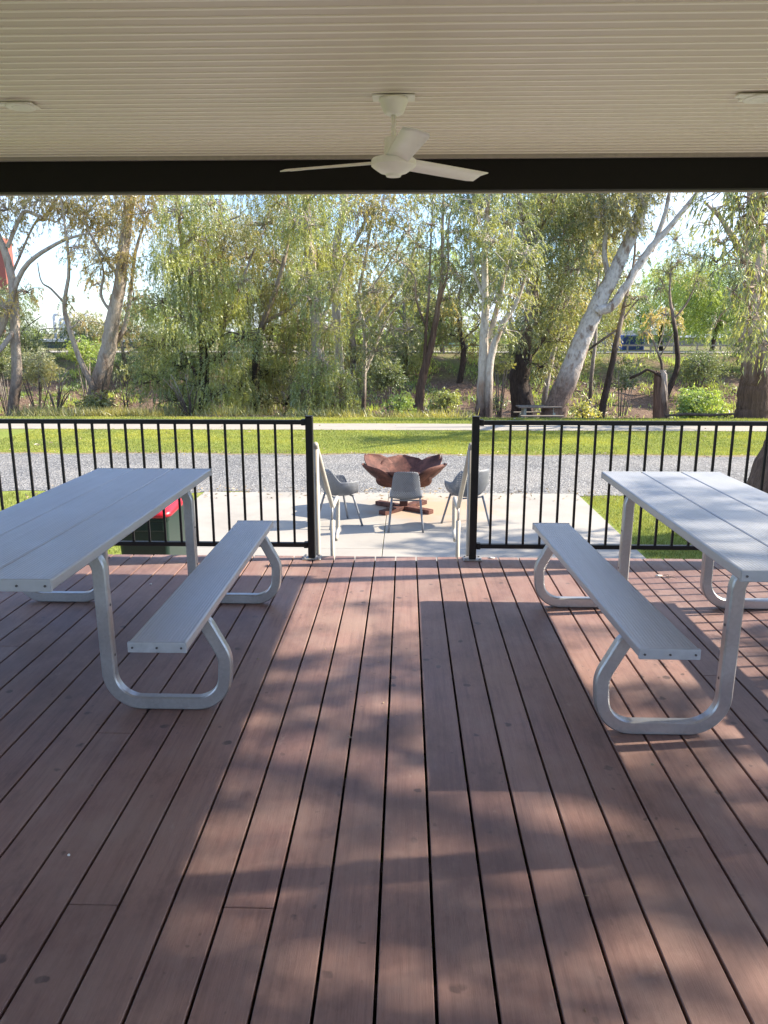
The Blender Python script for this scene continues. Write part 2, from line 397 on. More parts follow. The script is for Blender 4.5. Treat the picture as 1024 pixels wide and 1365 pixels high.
# ------------------------------------------------------------------ terrain and ground sheets
Z0 = -1.0
def terrain_z(x, y):
    prof = [(-3000, Z0), (23.4, Z0), (24.6, Z0-.06), (27, Z0-.42), (30, Z0-.95), (33, Z0-1.9), (36, Z0-2.4), (38.5, Z0-2.2), (44, Z0-.75), (49, .02), (52, .22), (60, .25), (90, .4), (400, 1.5), (3000, 2)]
    yy = y + .5*math.sin(x*.23)+.35*math.sin(x*.61+1) if y > 24.8 else y
    for (a, za), (b, zb) in zip(prof, prof[1:]):
        if yy <= b:
            t = (yy-a)/(b-a); z = za+(zb-za)*t; break
    else: z = 2
    if 26 < y < 52: z += .10*math.sin(x*1.3+y*.9)+.08*math.sin(x*2.7-y*1.7)+.05*math.sin(x*5+y*3)
    return z
def terrain():
    xs = [-3000, -600, -150, -70, -45]+[x*.75-34 for x in range(92)]+[45, 70, 150, 600, 3000]
    ys = [-3000, -300, -40, -10, 0, 5, 10, 15, 20, 23, 23.8, 24.6]+[25.2+.7*i for i in range(40)]+[56, 60, 70, 90, 130, 400, 3000]
    bm = bmesh.new(); g = [[bm.verts.new((x, y, terrain_z(x, y))) for x in xs] for y in ys]
    for a, b in zip(g, g[1:]):
        for i in range(len(xs)-1): bm.faces.new((a[i], a[i+1], b[i+1], b[i]))
    tag(obj('ground', bm, MT['litter'], smooth=True), kind='structure')
terrain()
def sheet(name, pts, z, mat, jag=0, n=60):
    """flat sheet between a near and a far edge: pts=(x0,x1,y0,y1) with slightly uneven edges"""
    x0, x1, y0, y1 = pts; bm = bmesh.new(); lo = []; hi = []
    for i in range(n+1):
        x = x0+(x1-x0)*i/n
        j0 = jag*(math.sin(x*1.7)+.6*math.sin(x*4.1+1)+.5*random.uniform(-1, 1)); j1 = jag*(math.sin(x*1.3+2)+.6*math.sin(x*3.7)+.5*random.uniform(-1, 1))
        lo.append(bm.verts.new((x, y0+j0, z))); hi.append(bm.verts.new((x, y1+j1, z)))
    for i in range(n): bm.faces.new((lo[i], lo[i+1], hi[i+1], hi[i]))
    return tag(obj(name, bm, mat), kind='structure')
sheet('lawn', (-60, 60, -20, 23.9), Z0+.004, MT['lawn'], .10, 400)
sheet('gravel_road', (-60, 60, 12.25, 16.4), Z0+.010, MT['gravel'], .10, 700)
MT['verge'] = M_plain('dirt_verge', (.20, .155, .10), .95, 0, .3, 25, .6)
sheet('dirt_verge', (-60, 60, 16.32, 16.62), Z0+.007, MT['verge'], .10, 700)
sheet('footpath', (-60, 60, 20.75, 22.3), Z0+.014, MT['path'], .02, 300)
bm = bmesh.new()
for (x0, x1, y0, y1) in ((-3.28, -.27, 5.33, 8.9), (-.262, 2.78, 5.33, 8.9), (-3.28, -.27, 8.908, 12.25), (-.262, 2.78, 8.908, 12.25)):
    box(bm, x0, x1, y0, y1, Z0-.08, Z0+.03, .004, 1)
tag(obj('concrete_slab', bm, MT['conc']), kind='structure')

for nm, x0, x1, y0, y1 in (('added_bounce_apron', 2.95, 10.2, -9, 5.0), ('added_bounce_apron', -11, -4.3, -9, 5.0), ('added_bounce_apron', -4.25, 2.9, -9, -3.1)):  # unseen pale slabs, added to bounce sunlight up onto the ceiling
    bm = bmesh.new(); box(bm, x0, x1, y0, y1, Z0-.08, Z0+.025, .004, 1); tag(obj(nm, bm, MT['conc']), kind='structure')
# ------------------------------------------------------------------ deck
DX0, DX1, DY0, DY1 = -4.2, 2.86, -3.0, 5.27
PITCH = .145; GAP = .009; OFF = -.0635
bm = bmesh.new()
k0 = int(math.floor((DX0-OFF)/PITCH))
joints = {}
def board(bm, a, b, y0, y1):
    box(bm, a, b, y0, y1, -.024, 0, .0022, 1)
k = k0
while OFF+k*PITCH < DX1:
    a = OFF+k*PITCH+GAP/2; b = OFF+(k+1)*PITCH-GAP/2
    cuts = []
    xc = (a+b)/2
    if abs(xc+.92) < .075 or abs(xc+.49) < .075: cuts = [1.815]
    elif k % 5 == 1 and xc < -1.2: cuts = [3.6]
    elif k % 7 == 3 and xc > .8: cuts = [3.35]
    elif k % 4 == 0 and xc < -1.0: cuts = [2.75]
    else: cuts = [-.6-.3*(k % 3)]
    ys = [DY0]+cuts+[DY1]
    for i in range(len(ys)-1):
        board(bm, a, b, ys[i]+(.0012 if i else 0), ys[i+1]-(.0012 if i < len(ys)-2 else 0)+(random.uniform(-.002, .002) if i == len(ys)-2 else 0))
    k += 1
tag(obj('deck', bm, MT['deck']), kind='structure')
bm = bmesh.new()
y = DY0+.05
while y < DY1-.05:
    box(bm, DX0, DX1, y, y+.045, -.165, -.027); y += .45
box(bm, DX0, DX1, DY1-.07, DY1-.025, -.165, -.027)
for xx in (-4, -2.3, -.6, 1.1, 2.7):
    box(bm, xx, xx+.07, DY0+.06, DY1-.15, -.36, -.168)
    for yy in (DY1-.3, 2.2, -.8): box(bm, xx-.01, xx+.08, yy, yy+.09, Z0-.1, -.362)
box(bm, DX1-.02, DX1+.01, DY0, DY1-.03, Z0-.05, -.03); box(bm, DX0-.01, DX0+.02, DY0, DY1-.03, Z0-.05, -.03); box(bm, DX0+.03, DX1-.03, DY0, DY0+.03, Z0-.05, -.18); box(bm, DX0+.03, DX1-.03, DY1-.022, DY1-.006, Z0-.05, -.03)  # added skirt boards that keep sunlight from showing through the board gaps
tag(obj('deck_subframe', bm, MT['timber_dark']), kind='structure')
# steps down to the slab
st = thing('concrete_steps', 'pale concrete steps between the two handrails going down from the deck', 'steps', (-.09, 5.3, Z0))
for i in range(4):
    bm = bmesh.new(); box(bm, -.52, .52, .005+i*.40, .40+i*.40, .03+.001*i, .81-.2*i, .006, 1)
    obj('step', bm, MT['conc'], st)

# ------------------------------------------------------------------ pavilion roof
RX0, RX1, RY0, BY = -4.6, 2.82, -3.2, 5.20
roof = thing('pavilion_roof', 'flat verandah roof with ribbed cream ceiling and black edge beam above the deck', 'roof', (0, 0, 0))
CZ = 2.635
bm = bmesh.new()
prof = []; y = RY0
while y < BY-.02:
    # flat pan with a narrow upstanding rib
    prof += [(y, CZ), (y+.0600, CZ), (y+.0607, CZ-.004), (y+.0718, CZ-.0045), (y+.0722, CZ)]
    y += .0732
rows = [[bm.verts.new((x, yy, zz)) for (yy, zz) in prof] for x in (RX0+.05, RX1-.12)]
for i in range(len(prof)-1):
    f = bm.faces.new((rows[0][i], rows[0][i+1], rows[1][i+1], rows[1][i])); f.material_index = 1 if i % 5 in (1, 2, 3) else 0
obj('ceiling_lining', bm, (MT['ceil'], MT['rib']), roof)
bm = bmesh.new(); box(bm, RX0, RX1, BY, BY+.06, 2.432, 2.72, .004, 1); obj('front_beam', bm, MT['beam'], roof)
bm = bmesh.new(); box(bm, RX0, RX1-.11, BY-.03, BY-.002, CZ-.022, CZ+.01, .002, 1); obj('ceiling_trim', bm, MT['trim'], roof)
bm = bmesh.new(); box(bm, RX0, RX1, BY+.062, BY+.075, 2.422, 2.78, .002, 1); obj('fascia_flashing', bm, MT['trim'], roof)
bm = bmesh.new(); box(bm, RX1-.11, RX1-.05, RY0, BY-.003, 2.43, 2.72, .004, 1); obj('side_beam', bm, MT['beam'], roof)
bm = bmesh.new(); box(bm, RX0, RX0+.06, RY0, BY-.003, 2.43, 2.72, .004, 1); obj('side_beam', bm, MT['beam'], roof)
bm = bmesh.new(); box(bm, RX0-.1, RX1+.03, RY0-.1, BY+.06, 2.725, 2.76); obj('roof_sheet', bm, MT['roof'], roof)
for (px_, py_) in ((2.74, 2.36), (2.74, 5.16), (-4.5, 5.14), (-4.5, -.4), (2.74, -.6), (-4.5, -3.0), (2.74, -3.0)):
    bm = bmesh.new(); box(bm, px_-.045, px_+.045, py_-.045, py_+.045, .001, 2.429, .006, 2); obj('post', bm, MT['black'], roof)

# downlights
def downlight(px, py, lab):
    r = ray(px, py); t = (CZ-.006-H)/r.z; c = Vector((r.x*t, r.y*t, CZ-.007))
    d = thing('ceiling_light', lab, 'light', c, 0, 'round downlights in the ceiling')
    bm = bmesh.new(); box(bm, -.075, .075, -.055, .06, -.009, -.001, .003, 1); box(bm, -.115, -.0755, -.055, 0, -.009, -.001, .003, 1)
    obj('mounting_plate', bm, MT['lens'], d)
    bm = bmesh.new(); lathe(bm, [(.070, -.009), (.069, -.014), (.060, -.0155), (.052, -.014)], 40); obj('trim_ring', bm, MT['white'], d, True)
    bm = bmesh.new(); lathe(bm, [(.053, -.0135), (.03, -.0145), (.0001, -.015)], 32); obj('lens', bm, MT['lens'], d, True)
downlight(27, 139, 'small round downlight in the ribbed ceiling at the far left edge')
downlight(1012, 128, 'small round downlight in the ribbed ceiling at the far right edge')

# ceiling fan
fan = thing('ceiling_fan', 'white three bladed ceiling fan hanging on a short rod from the ribbed ceiling', 'fan', (-.065, 3.95, CZ-.007))
bm = bmesh.new(); box(bm, -.10, .10, -.05, .05, -.006, 0, .002, 1); obj('ceiling_plate', bm, MT['white'], fan)
bm = bmesh.new(); lathe(bm, [(.068, -.007), (.070, -.016), (.066, -.022), (.048, -.066), (.036, -.075), (.018, -.078)], 36); obj('canopy', bm, MT['white'], fan, True)
bm = bmesh.new(); cyl(bm, .0105, .0105, -.215, -.075); obj('downrod', bm, MT['white'], fan, True)
bm = bmesh.new(); lathe(bm, [(.018, -.170), (.042, -.176), (.044, -.182), (.044, -.255), (.040, -.262)], 32); obj('motor_neck', bm, MT['white'], fan, True)
bm = bmesh.new(); lathe(bm, [(.05, -.262), (.100, -.268), (.107, -.275), (.107, -.300), (.100, -.306), (.098, -.308), (.065, -.330), (.040, -.337), (.0385, -.341), (.034, -.348), (.0001, -.350)], 48); o = obj('motor_housing', bm, MT['white'], fan, True); m = o.modifiers.new('es', 'EDGE_SPLIT'); m.split_angle = R(24)
for a in (-80, 40, 160):
    bm = bmesh.new(); n = 12
    up = []; dn = []
    for i in range(n+1):
        t = i/n; r_ = .085+t*.50
        wf = .056+.010*t; wb = .050+.008*t
        if t > .93: wf -= .010*(t-.93)/.07
        tilt = R(15)*(1-.25*t)
        for s_, arr in ((wf, up), (-wb, dn)):
            arr.append((r_, s_*math.cos(tilt), -.285-s_*math.sin(tilt)+.006))
    vs = [[bm.verts.new(p) for p in up], [bm.verts.new(((u[0]+d[0])/2, (u[1]+d[1])/2, (u[2]+d[2])/2+.007)) for u, d in zip(up, dn)], [bm.verts.new(p) for p in dn]]
    for q in range(2):
        for i in range(n): bm.faces.new((vs[q][i], vs[q+1][i], vs[q+1][i+1], vs[q][i+1]))
    bm.transform(Matrix.Rotation(R(a), 4, 'Z'))
    o = obj('blade', bm, MT['white'], fan, True); m = o.modifiers.new('thick', 'SOLIDIFY'); m.thickness = .005

# ------------------------------------------------------------------ fences
def fence(name, label, start, rz, length, posts, group, first=.12, step=.1145):
    f = thing(name, label, 'fence', start, rz, group)
    bm = bmesh.new(); box(bm, .027, length, -.019, .019, .948, .978, .003, 1); obj('top_rail', bm, MT['black'], f)
    bm = bmesh.new(); box(bm, .027, length, -.019, .019, .085, .115, .003, 1); obj('bottom_rail', bm, MT['black'], f)
    for p in posts:
        bm = bmesh.new(); box(bm, p-.025, p+.025, -.025, .025, .009, 1.0, .004, 1); box(bm, p-.027, p+.027, -.027, .027, 1.0, 1.006, .003, 1)
        po = obj('post', bm, MT['black'], f)
        bm = bmesh.new(); box(bm, p-.065, p+.065, -.05, .05, .001, .009, .003, 1); bp = obj('base_plate', bm, MT['zinc'], po)
        for sx in (-1, 1):
            for sy in (-1, 1): bm = bmesh.new(); cyl(bm, .009, .009, .009, .019, p+sx*.048, sy*.036, 6); obj('anchor_bolt', bm, MT['zinc'], po)
        for zz in (.963, .100):
            for s_ in (-1, 1):
                if 0 < p+s_*.03 < length: bm = bmesh.new(); box(bm, p+s_*.04-.014, p+s_*.04+.014, -.023, .023, zz-.021, zz+.021, .003, 1); obj('rail_bracket', bm, MT['black'], po)
    x = first
    while x < length-.03:
        if all(abs(x-p) > .04 for p in posts):
            bm = bmesh.new(); box(bm, x-.008, x+.008, -.008, .008, .114, .949, .002, 1); obj('baluster', bm, MT['black'], f)
        x += step
    return f
fence('metal_fence', 'black metal fence across the deck edge left of the gap, behind the left table', (-.655, 5.21, 0), PI, 3.80, (0, 3.75), 'black balustrade around the deck')
fence('metal_fence', 'black metal fence across the deck edge right of the gap, behind the right table', (.475, 5.21, 0), 0, 2.24, (0, 2.2), 'black balustrade around the deck')
fence('metal_fence', 'black metal side fence along the right edge of the deck casting striped shade', (2.74, 5.10, 0), -PI/2, 7.9, (2.0, 4.2, 6.4), 'black balustrade around the deck')

# handrails
def handrail(x, lab):
    h = thing('handrail', lab, 'handrail', (x, 5.33, Z0), 0, 'pale handrails beside the steps')
    z = -Z0
    bm = bmesh.new(); sweep(bm, [(0, 0, .02), (0, 0, z+.76)], circ(.0175, 12)); obj('post', bm, MT['rail'], h, True)
    bm = bmesh.new(); sweep(bm, [(0, 1.07, .03), (0, 1.07, z-.01)], circ(.019, 12)); o = obj('post', bm, MT['rail'], h, True)
    bm = bmesh.new(); sweep(bm, [(0, 1.07, z-.012), (0, 1.07, z+.10)], circ(.008, 8)); obj('spigot', bm, MT['zinc'], o, True)
    pts = fillet([(0, -.04, z+.80), (0, 1.12, z+.09), (0, 1.66, z+.085), (0, 1.60, z-.24), (0, 1.40, z-.27)], [.10, .10, .05], 8)
    bm = bmesh.new(); sweep(bm, pts, circ(.019, 14), up=Vector((1, 0, 0))); obj('rail', bm, MT['rail'], h, True)
handrail(-.625, 'pale tubular handrail running down the steps on the left of the gap')
handrail(.455, 'pale tubular handrail running down the steps on the right of the gap')

# ------------------------------------------------------------------ picnic tables
def plank(parent, name, x0, x1, y0, y1, z0, z1, skew=0):
    bm = bmesh.new(); box(bm, x0, x1, y0+.005, y1-.005, z0, z1, .007, 3)
    def sk(bm):
        if skew:
            for v in bm.verts: v.co.x += skew*(v.co.y-(y0+y1)/2)
    sk(bm)
    o = obj(name, bm, MT['alu'], parent)
    for ys, yo in ((y0, -1), (y1, 1)):
        bm = bmesh.new(); a, b = (ys-.003, ys+.012) if yo < 0 else (ys-.012, ys+.003)
        box(bm, x0-.0015, x1+.0015, a, b, z0-.0015, z1+.0015, .003, 2); sk(bm)
        c = obj('end_cap', bm, MT['cap'], o)
        for q in (.08, .5, .92):
            bm = bmesh.new(); vs = cyl(bm, .0042, .0042, 0, .003, 0, 0, 10)
            bmesh.ops.rotate(bm, verts=vs, cent=(0, 0, 0), matrix=Matrix.Rotation(PI/2, 3, 'X'))
            bmesh.ops.translate(bm, verts=vs, vec=(x0+(x1-x0)*q, (a-.0005) if yo < 0 else b+.003, (z0+z1)/2))
            sk(bm); obj('screw', bm, MT['screw'], c)
    return o
def picnic(label, cx, ynear, yfar, by0, by1, fy, skewl, skewr, vx, bo, lo):
    t = thing('picnic_table', label, 'picnic table', (cx, 0, 0), 0, 'grey picnic tables on the deck')
    W = .226
    for i in (-1, 0, 1): plank(t, 'tabletop_plank', i*(W+.004)-W/2, i*(W+.004)+W/2, ynear, yfar, .722, .762)
    for s, sk in ((-1, skewl), (1, skewr)):
        c = s*bo; plank(t, 'seat', c-.106, c+.106, by0, by1, .425, .462, sk)
    for y in fy:
        for s in (-1, 1):
            pts = [(s*.02, y, .690), (s*(vx-.008), y, .690), (s*vx, y, .0305), (s*(.716+lo), y, .0305), (s*(.728+lo), y, .24), (s*(.645+lo), y, .400), (s*.50, y, .400)]
            # table-side bend, foot bends, seat bends
            cl = fillet(pts, [.085, .135, .125, .14, .045], 16)
            bm = bmesh.new(); sweep(bm, cl, rrect(.056, .044, .006, 1), up=Vector((0, 1, 0)))
            o = obj('leg', bm, MT['galv'], t, True)
            md = o.modifiers.new('es', 'EDGE_SPLIT'); md.split_angle = R(28)
            for (bx, bz) in ((vx-.003, .46), (vx-.001, .24)):
                bm = bmesh.new(); vs = cyl(bm, .006, .006, 0, .006, 0, 0, 8); bmesh.ops.rotate(bm, verts=vs, cent=(0, 0, 0), matrix=Matrix.Rotation(PI/2, 3, 'Y'))
                bmesh.ops.translate(bm, verts=vs, vec=(s*(bx+.022)-(.006 if s < 0 else 0), y, bz)); obj('bolt', bm, MT['screw'], o)
            bm = bmesh.new(); vs = cyl(bm, .006, .006, .0515, .0565, s*.50, y, 8)
            obj('bolt', bm, MT['screw'], o)
        bm = bmesh.new(); box(bm, -.30, .30, y-.02, y+.02, .7135, .7205); obj('top_bracket', bm, MT['galv'], t)
    return t
picnic('grey picnic table in full shade, in front of the wheelie bin', -1.502, 2.37, 4.50, 2.57, 4.43, (2.965, 4.27), 0, 0, .268, .610, .032)
picnic('grey picnic table partly in dappled sun, without a bin behind it', 1.492, 2.54, 4.47, 2.56, 4.42, (2.81, 4.26), -.043, 0, .240, .593, -.008)

# ------------------------------------------------------------------ wheelie bin
bn = thing('wheelie_bin', 'dark green wheelie bin with red lid behind the fence and the left table', 'bin', (-2.355, 6.95, Z0+.03), 0)
bm = bmesh.new()
lv = [(.06, .19, .27), (.10, .205, .29), (.92, .235, .345), (.925, .250, .360), (.975, .250, .360)]
rings = []
for z, hx, hy in lv:
    ring = []
    for (a, b) in rrect(2*hx, 2*hy, .045, 4): ring.append(bm.verts.new((a, b, z)))
    rings.append(ring)
for a, b in zip(rings, rings[1:]):
    for i in range(len(a)): j = (i+1) % len(a); bm.faces.new((a[i], a[j], b[j], b[i]))
bm.faces.new(rings[0][::-1]); bm.faces.new(rings[-1])
box(bm, -.20, .20, -.345, -.325, .82, .91, .008, 2)
obj('body', bm, MT['bin'], bn)
bm = bmesh.new(); rings = []
for z, hx, hy in [(.977, .262, .372), (1.005, .265, .375), (1.03, .25, .352), (1.06, .18, .26), (1.068, .09, .12)]:
    rings.append([bm.verts.new((a, b-.005, z+.02*(b/.36))) for (a, b) in rrect(2*hx, 2*hy, min(.09, hx*.6), 5)])
for a, b in zip(rings, rings[1:]):
    for i in range(len(a)): j = (i+1) % len(a); bm.faces.new((a[i], a[j], b[j], b[i]))
bm.faces.new(rings[0][::-1]); bm.faces.new(rings[-1]); obj('lid', bm, MT['lid'], bn, True)
bm = bmesh.new(); sweep(bm, [(-.22, .42, .98), (.22, .42, .98)], circ(.016, 10)); obj('handle', bm, MT['bin'], bn, True)
for s in (-1, 1):
    bm = bmesh.new(); vs = cyl(bm, .10, .10, -.025, .025, 0, 0, 24); bm.transform(Matrix.Translation((s*.235, .30, .10)) @ Matrix.Rotation(PI/2, 4, 'Y')); obj('wheel', bm, MT['rubber'], bn)

bn.scale = (1, 1, .965)
# ------------------------------------------------------------------ fire pit
PZ = Z0+.03
fp = thing('fire_pit', 'large rusty steel fire pit shaped like an open flower on a crossed base', 'fire pit', (-.02, 11.05, PZ))
def petal(ang, r1, rise, wid, tip, seed):
    rs = random.Random(seed); bm = bmesh.new(); nu, nv = 14, 16; g = []
    for i in range(nu+1):
        t = i/nu; row = []
        for j in range(nv+1):
            s = 2*j/nv-1
            # rounded petal outline
            hw = wid*(.50+.50*math.sin(min(1, t/.62)*PI/2)) if t < .62 else wid*max(0, 1-((t-.62)/.383)**2.6)**.45
            rr = .05+t*(r1-.05); a = s*hw
            x = rr*1.0; y_ = a
            z = .335+rise*.93*(t**(1.9 if 180 < ang else 1.6)) + .10*s*s*hw*t + tip*.03*math.sin(s*5+seed)*t*t
            x -= .30*s*s*hw*(.3+t)
            row.append(bm.verts.new((x+rs.uniform(-1, 1)*.002, y_, z+rs.uniform(-1, 1)*.003)))
        g.append(row)
    for a, b in zip(g, g[1:]):
        for j in range(nv): bm.faces.new((a[j], a[j+1], b[j+1], b[j]))
    bm.transform(Matrix.Rotation(R(ang), 4, 'Z'))
    bmesh.ops.remove_doubles(bm, verts=bm.verts, dist=.0005)
    o = obj('petal', bm, MT['rust'], fp, True); m = o.modifiers.new('thick', 'SOLIDIFY'); m.thickness = .007
for a, r1, rise, wd, tp in ((30, .64, .43, .30, 1), (92, .62, .40, .36, .2), (152, .66, .46, .35, .3), (206, .66, .40, .40, .2), (270, .60, .335, .40, .2), (334, .67, .41, .40, .4)):
    petal(a, r1, rise, wd, tp, int(a))
bm = bmesh.new(); lathe(bm, [(.0001, .325), (.16, .332), (.22, .355)], 20); obj('bowl_centre', bm, MT['rust'], fp, True)
bm = bmesh.new(); box(bm, -.17, .17, -.05, .05, .235, .322, .004, 1); box(bm, -.06, .06, -.06, .06, .063, .234, .004, 1); obj('stand', bm, MT['rust'], fp)
for a, z in ((-38, 0), (52, .0)):
    bm = bmesh.new(); 
    if a < 0: box(bm, -.50, .50, -.06, .06, .001, .062, .004, 1)
    else:
        box(bm, -.50, -.062, -.06, .06, .001, .062, .004, 1); box(bm, .062, .50, -.06, .06, .001, .062, .004, 1)
    bm.transform(Matrix.Rotation(R(a), 4, 'Z')); obj('foot', bm, MT['rust'], fp)

# ------------------------------------------------------------------ chairs (local +y is the front)
def shell(bm, arm):
    uvl = bm.loops.layers.uv.new('UVMap')
    if arm:
        def sm(a, b, x): t = min(1, max(0, (x-a)/(b-a))); return t*t*(3-2*t)
        NP, NV = 72, 22; g = []
        for i in range(NP):
            ph = 2*PI*i/NP-PI; aph = abs(ph)   # 0 = back
            top = .80-.175*sm(R(38), R(72), aph)-.175*sm(R(122), R(150), aph)
            row = []
            for j in range(1, NV+1):
                v = j/NV
                if v < .42:
                    q = v/.42; r_ = .185*q; z = .415+.018*q**3; s_ = 0
                else:
                    s_ = (v-.42)/.58; k_ = math.sin(min(1, s_*1.15)*PI/2)
                    hf = (top-.43)/.37; r_ = .185+(.035+.075*hf**.5)*k_; z = .433+(top-.433)*s_**1.25
                x = r_*math.sin(ph)*1.04; y_ = -r_*math.cos(ph)*(1.0 if aph < PI/2 else 1.0)
                if aph < PI/2: y_ -= .05*max(0, z-.45)*math.cos(ph)
                row.append((bm.verts.new((x, y_, z)), (ph*.25, .3*v+.35*s_)))
            g.append(row)
        cv = (bm.verts.new((0, 0, .412)), (0, 0))
        for i in range(NP):
            a = g[i]; b = g[(i+1) % NP]
            if a[0][0] is not b[0][0]:
                q = (cv, a[0], b[0]); f = bm.faces.new([w_[0] for w_ in q])
                for lp, w_ in zip(f.loops, q): lp[uvl].uv = w_[1]
            for j in range(NV-1):
                q = (a[j], a[j+1], b[j+1], b[j]); f = bm.faces.new([w_[0] for w_ in q])
                for lp, w_ in zip(f.loops, q): lp[uvl].uv = w_[1]
        return
    nv, nu = 26, 24; pts = []
    ctrl = [(.235, .425), (.19, .440), (.05, .428), (-.12, .418), (-.19, .440), (-.225, .52), (-.245, .62), (-.268, .74), (-.285, .805)]
    cc = catmull([(a, b, 0) for a, b in ctrl], 4); nv = len(cc)-1
    g = []; vl = 0
    for i, c in enumerate(cc):
        t = i/nv
        if i: vl += float(np.linalg.norm(c-cc[i-1]))
        back = min(1, max(0, (t-.45)/.2)); back = back*back*(3-2*back)
        row = []
        for j in range(nu+1):
            u = 2*j/nu-1
            if arm:
                wd = .27*(1-back)+(.265-.035*max(0, t-.6)/.4)*back
                ph = u*R(88)
                front = min(1, t/.10)
                armh = (.225*front+.05*(1-front))*(1-back)
                wrap = .22*back*(1-max(0, t-.72)/.28*.72)
                x = wd*math.sin(ph); k_ = (1-math.cos(ph))
                y_ = c[0]+wrap*k_; z = c[1]+armh*k_
            else:
                wd = .215*(1-back)+(.20-.05*max(0, t-.6)/.4)*back
                x = wd*u; y_ = c[0]+.055*u*u*back; z = c[1]+.03*u*u*(1-back)
                if t > .9: z -= .02*u**4
            row.append((bm.verts.new((x, y_, z)), (x*1.2, vl)))
        g.append(row)
    for a, b in zip(g, g[1:]):
        for j in range(nu):
            q = (a[j], a[j+1], b[j+1], b[j]); f = bm.faces.new([w_[0] for w_ in q])
            for lp, w_ in zip(f.loops, q): lp[uvl].uv = w_[1]
def chair(name, lab, cat, loc, rz, arm, grp=None):
    c = thing(name, lab, cat, loc, rz, grp)
    bm = bmesh.new(); shell(bm, arm); o = obj('seat_shell', bm, MT['perf'], c, True)
    m = o.modifiers.new('t', 'SOLIDIFY'); m.thickness = .009; m.offset = 0
    for sx in (-1, 1):
        for sy in (-1, 1):
            if arm: a = Vector((sx*.17, sy*.13-.02, .425)); b = Vector((sx*.245, sy*.235-.02, 0))
            else: a = Vector((sx*.185, sy*.15-.02, .43)); b = Vector((sx*.225, sy*.235-.01, 0))
            bm = bmesh.new(); pts = [b.lerp(a, k/4) for k in range(5)]
            sweep(bm, pts, circ(.0145, 10)); 
            for v in bm.verts:
                pass
            obj('leg', bm, MT['chairleg'], c, True)
    for sy in (-1, 1): bm = bmesh.new(); box(bm, -.17, .17, sy*.13-.03, sy*.13-.01, .398, .416, .003, 1); obj('seat_bar', bm, MT['chairleg'], c)
    return c
chair('garden_armchair', 'grey perforated plastic armchair left of the fire pit, its back to the left handrail', 'chair', (-.875, 10.13, PZ), R(-62), True, 'grey plastic chairs around the fire pit')
chair('garden_chair', 'grey perforated armless chair in front of the fire pit, seen from behind', 'chair', (.012, 9.93, PZ), 0, False, 'grey plastic chairs around the fire pit')
chair('garden_armchair', 'grey perforated plastic armchair right of the fire pit, behind the right handrail and post', 'chair', (.81, 10.10, PZ), R(24), True, 'grey plastic chairs around the fire pit')

# ------------------------------------------------------------------ fast meshes for leaves and limbs
def np_mesh(name, verts, faces_n, idx, mat, smooth=False):
    """verts (N,3); idx flat loop indices; faces of faces_n corners each"""
    me = bpy.data.meshes.new(name); nf = len(idx)//faces_n
    me.vertices.add(len(verts)); me.vertices.foreach_set('co', verts.astype(np.float32).ravel())
    me.loops.add(len(idx)); me.loops.foreach_set('vertex_index', idx.astype(np.int32))
    me.polygons.add(nf); me.polygons.foreach_set('loop_start', np.arange(0, nf*faces_n, faces_n, dtype=np.int32))
    try: me.polygons.foreach_set('loop_total', np.full(nf, faces_n, dtype=np.int32))
    except Exception: pass
    if smooth: me.polygons.foreach_set('use_smooth', np.ones(nf, dtype=bool))
    me.materials.append(mat); me.update(calc_edges=True)
    return me
def leaf_arrays(pos, d, ln, wd):
    """diamond leaves: pos base, d unit long axis"""
    n = len(pos); r = rng.normal(size=(n, 3)); s = np.cross(d, r); s /= np.linalg.norm(s, axis=1, keepdims=True)+1e-9
    ln = ln[:, None]; wd = wd[:, None]
    nrm = np.cross(d, s)
    a = pos; m = pos+d*ln*.42+nrm*ln*.05; b = pos+d*ln
    v = np.stack([a, m+s*wd*.5, b, m-s*wd*.5], 1).reshape(-1, 3)
    return v
def unit(a): return a/(np.linalg.norm(a, axis=1, keepdims=True)+1e-9)

def strands(c, rad, n, length, droop, out, nl, ll, lw, spread):
    """n drooping leafy strands inside an ellipsoid; returns leaf verts and starts"""
    d = unit(rng.normal(size=(n, 3))); rr = rng.uniform(.25, 1, size=(n, 1))**.55
    rad = np.array(rad)
    lump = 1+.25*np.sin(d[:, :1]*5+c[0]*3)+.2*np.cos(d[:, 1:2]*6+c[2]*2)
    st = np.array(c)+d*rr*rad*lump
    st[:, 2] += .12*rad[2]
    od = unit(d*np.array([1, 1, .3])+rng.normal(size=(n, 3))*.5)
    L_ = length*rng.uniform(.5, 1.25, size=(n, 1))
    t = rng.uniform(0.05, 1, size=(n, nl, 1))
    p = st[:, None, :]+od[:, None, :]*(out*L_[:, None, :]*t*(1-.35*t))
    p = p+np.array([0, 0, -1.0])*(droop*L_[:, None, :]*t**1.6)
    p = p.reshape(-1, 3); N = len(p)
    tt = t.reshape(-1, 1)
    ld = unit(np.array([0, 0, -1.0])*(.55+tt*.5)+np.repeat(od, nl, 0)*.35+rng.normal(size=(N, 3))*spread)
    v = leaf_arrays(p, ld, ll*rng.uniform(.6, 1.25, N), lw*rng.uniform(.7, 1.2, N))
    return v, st, od, L_

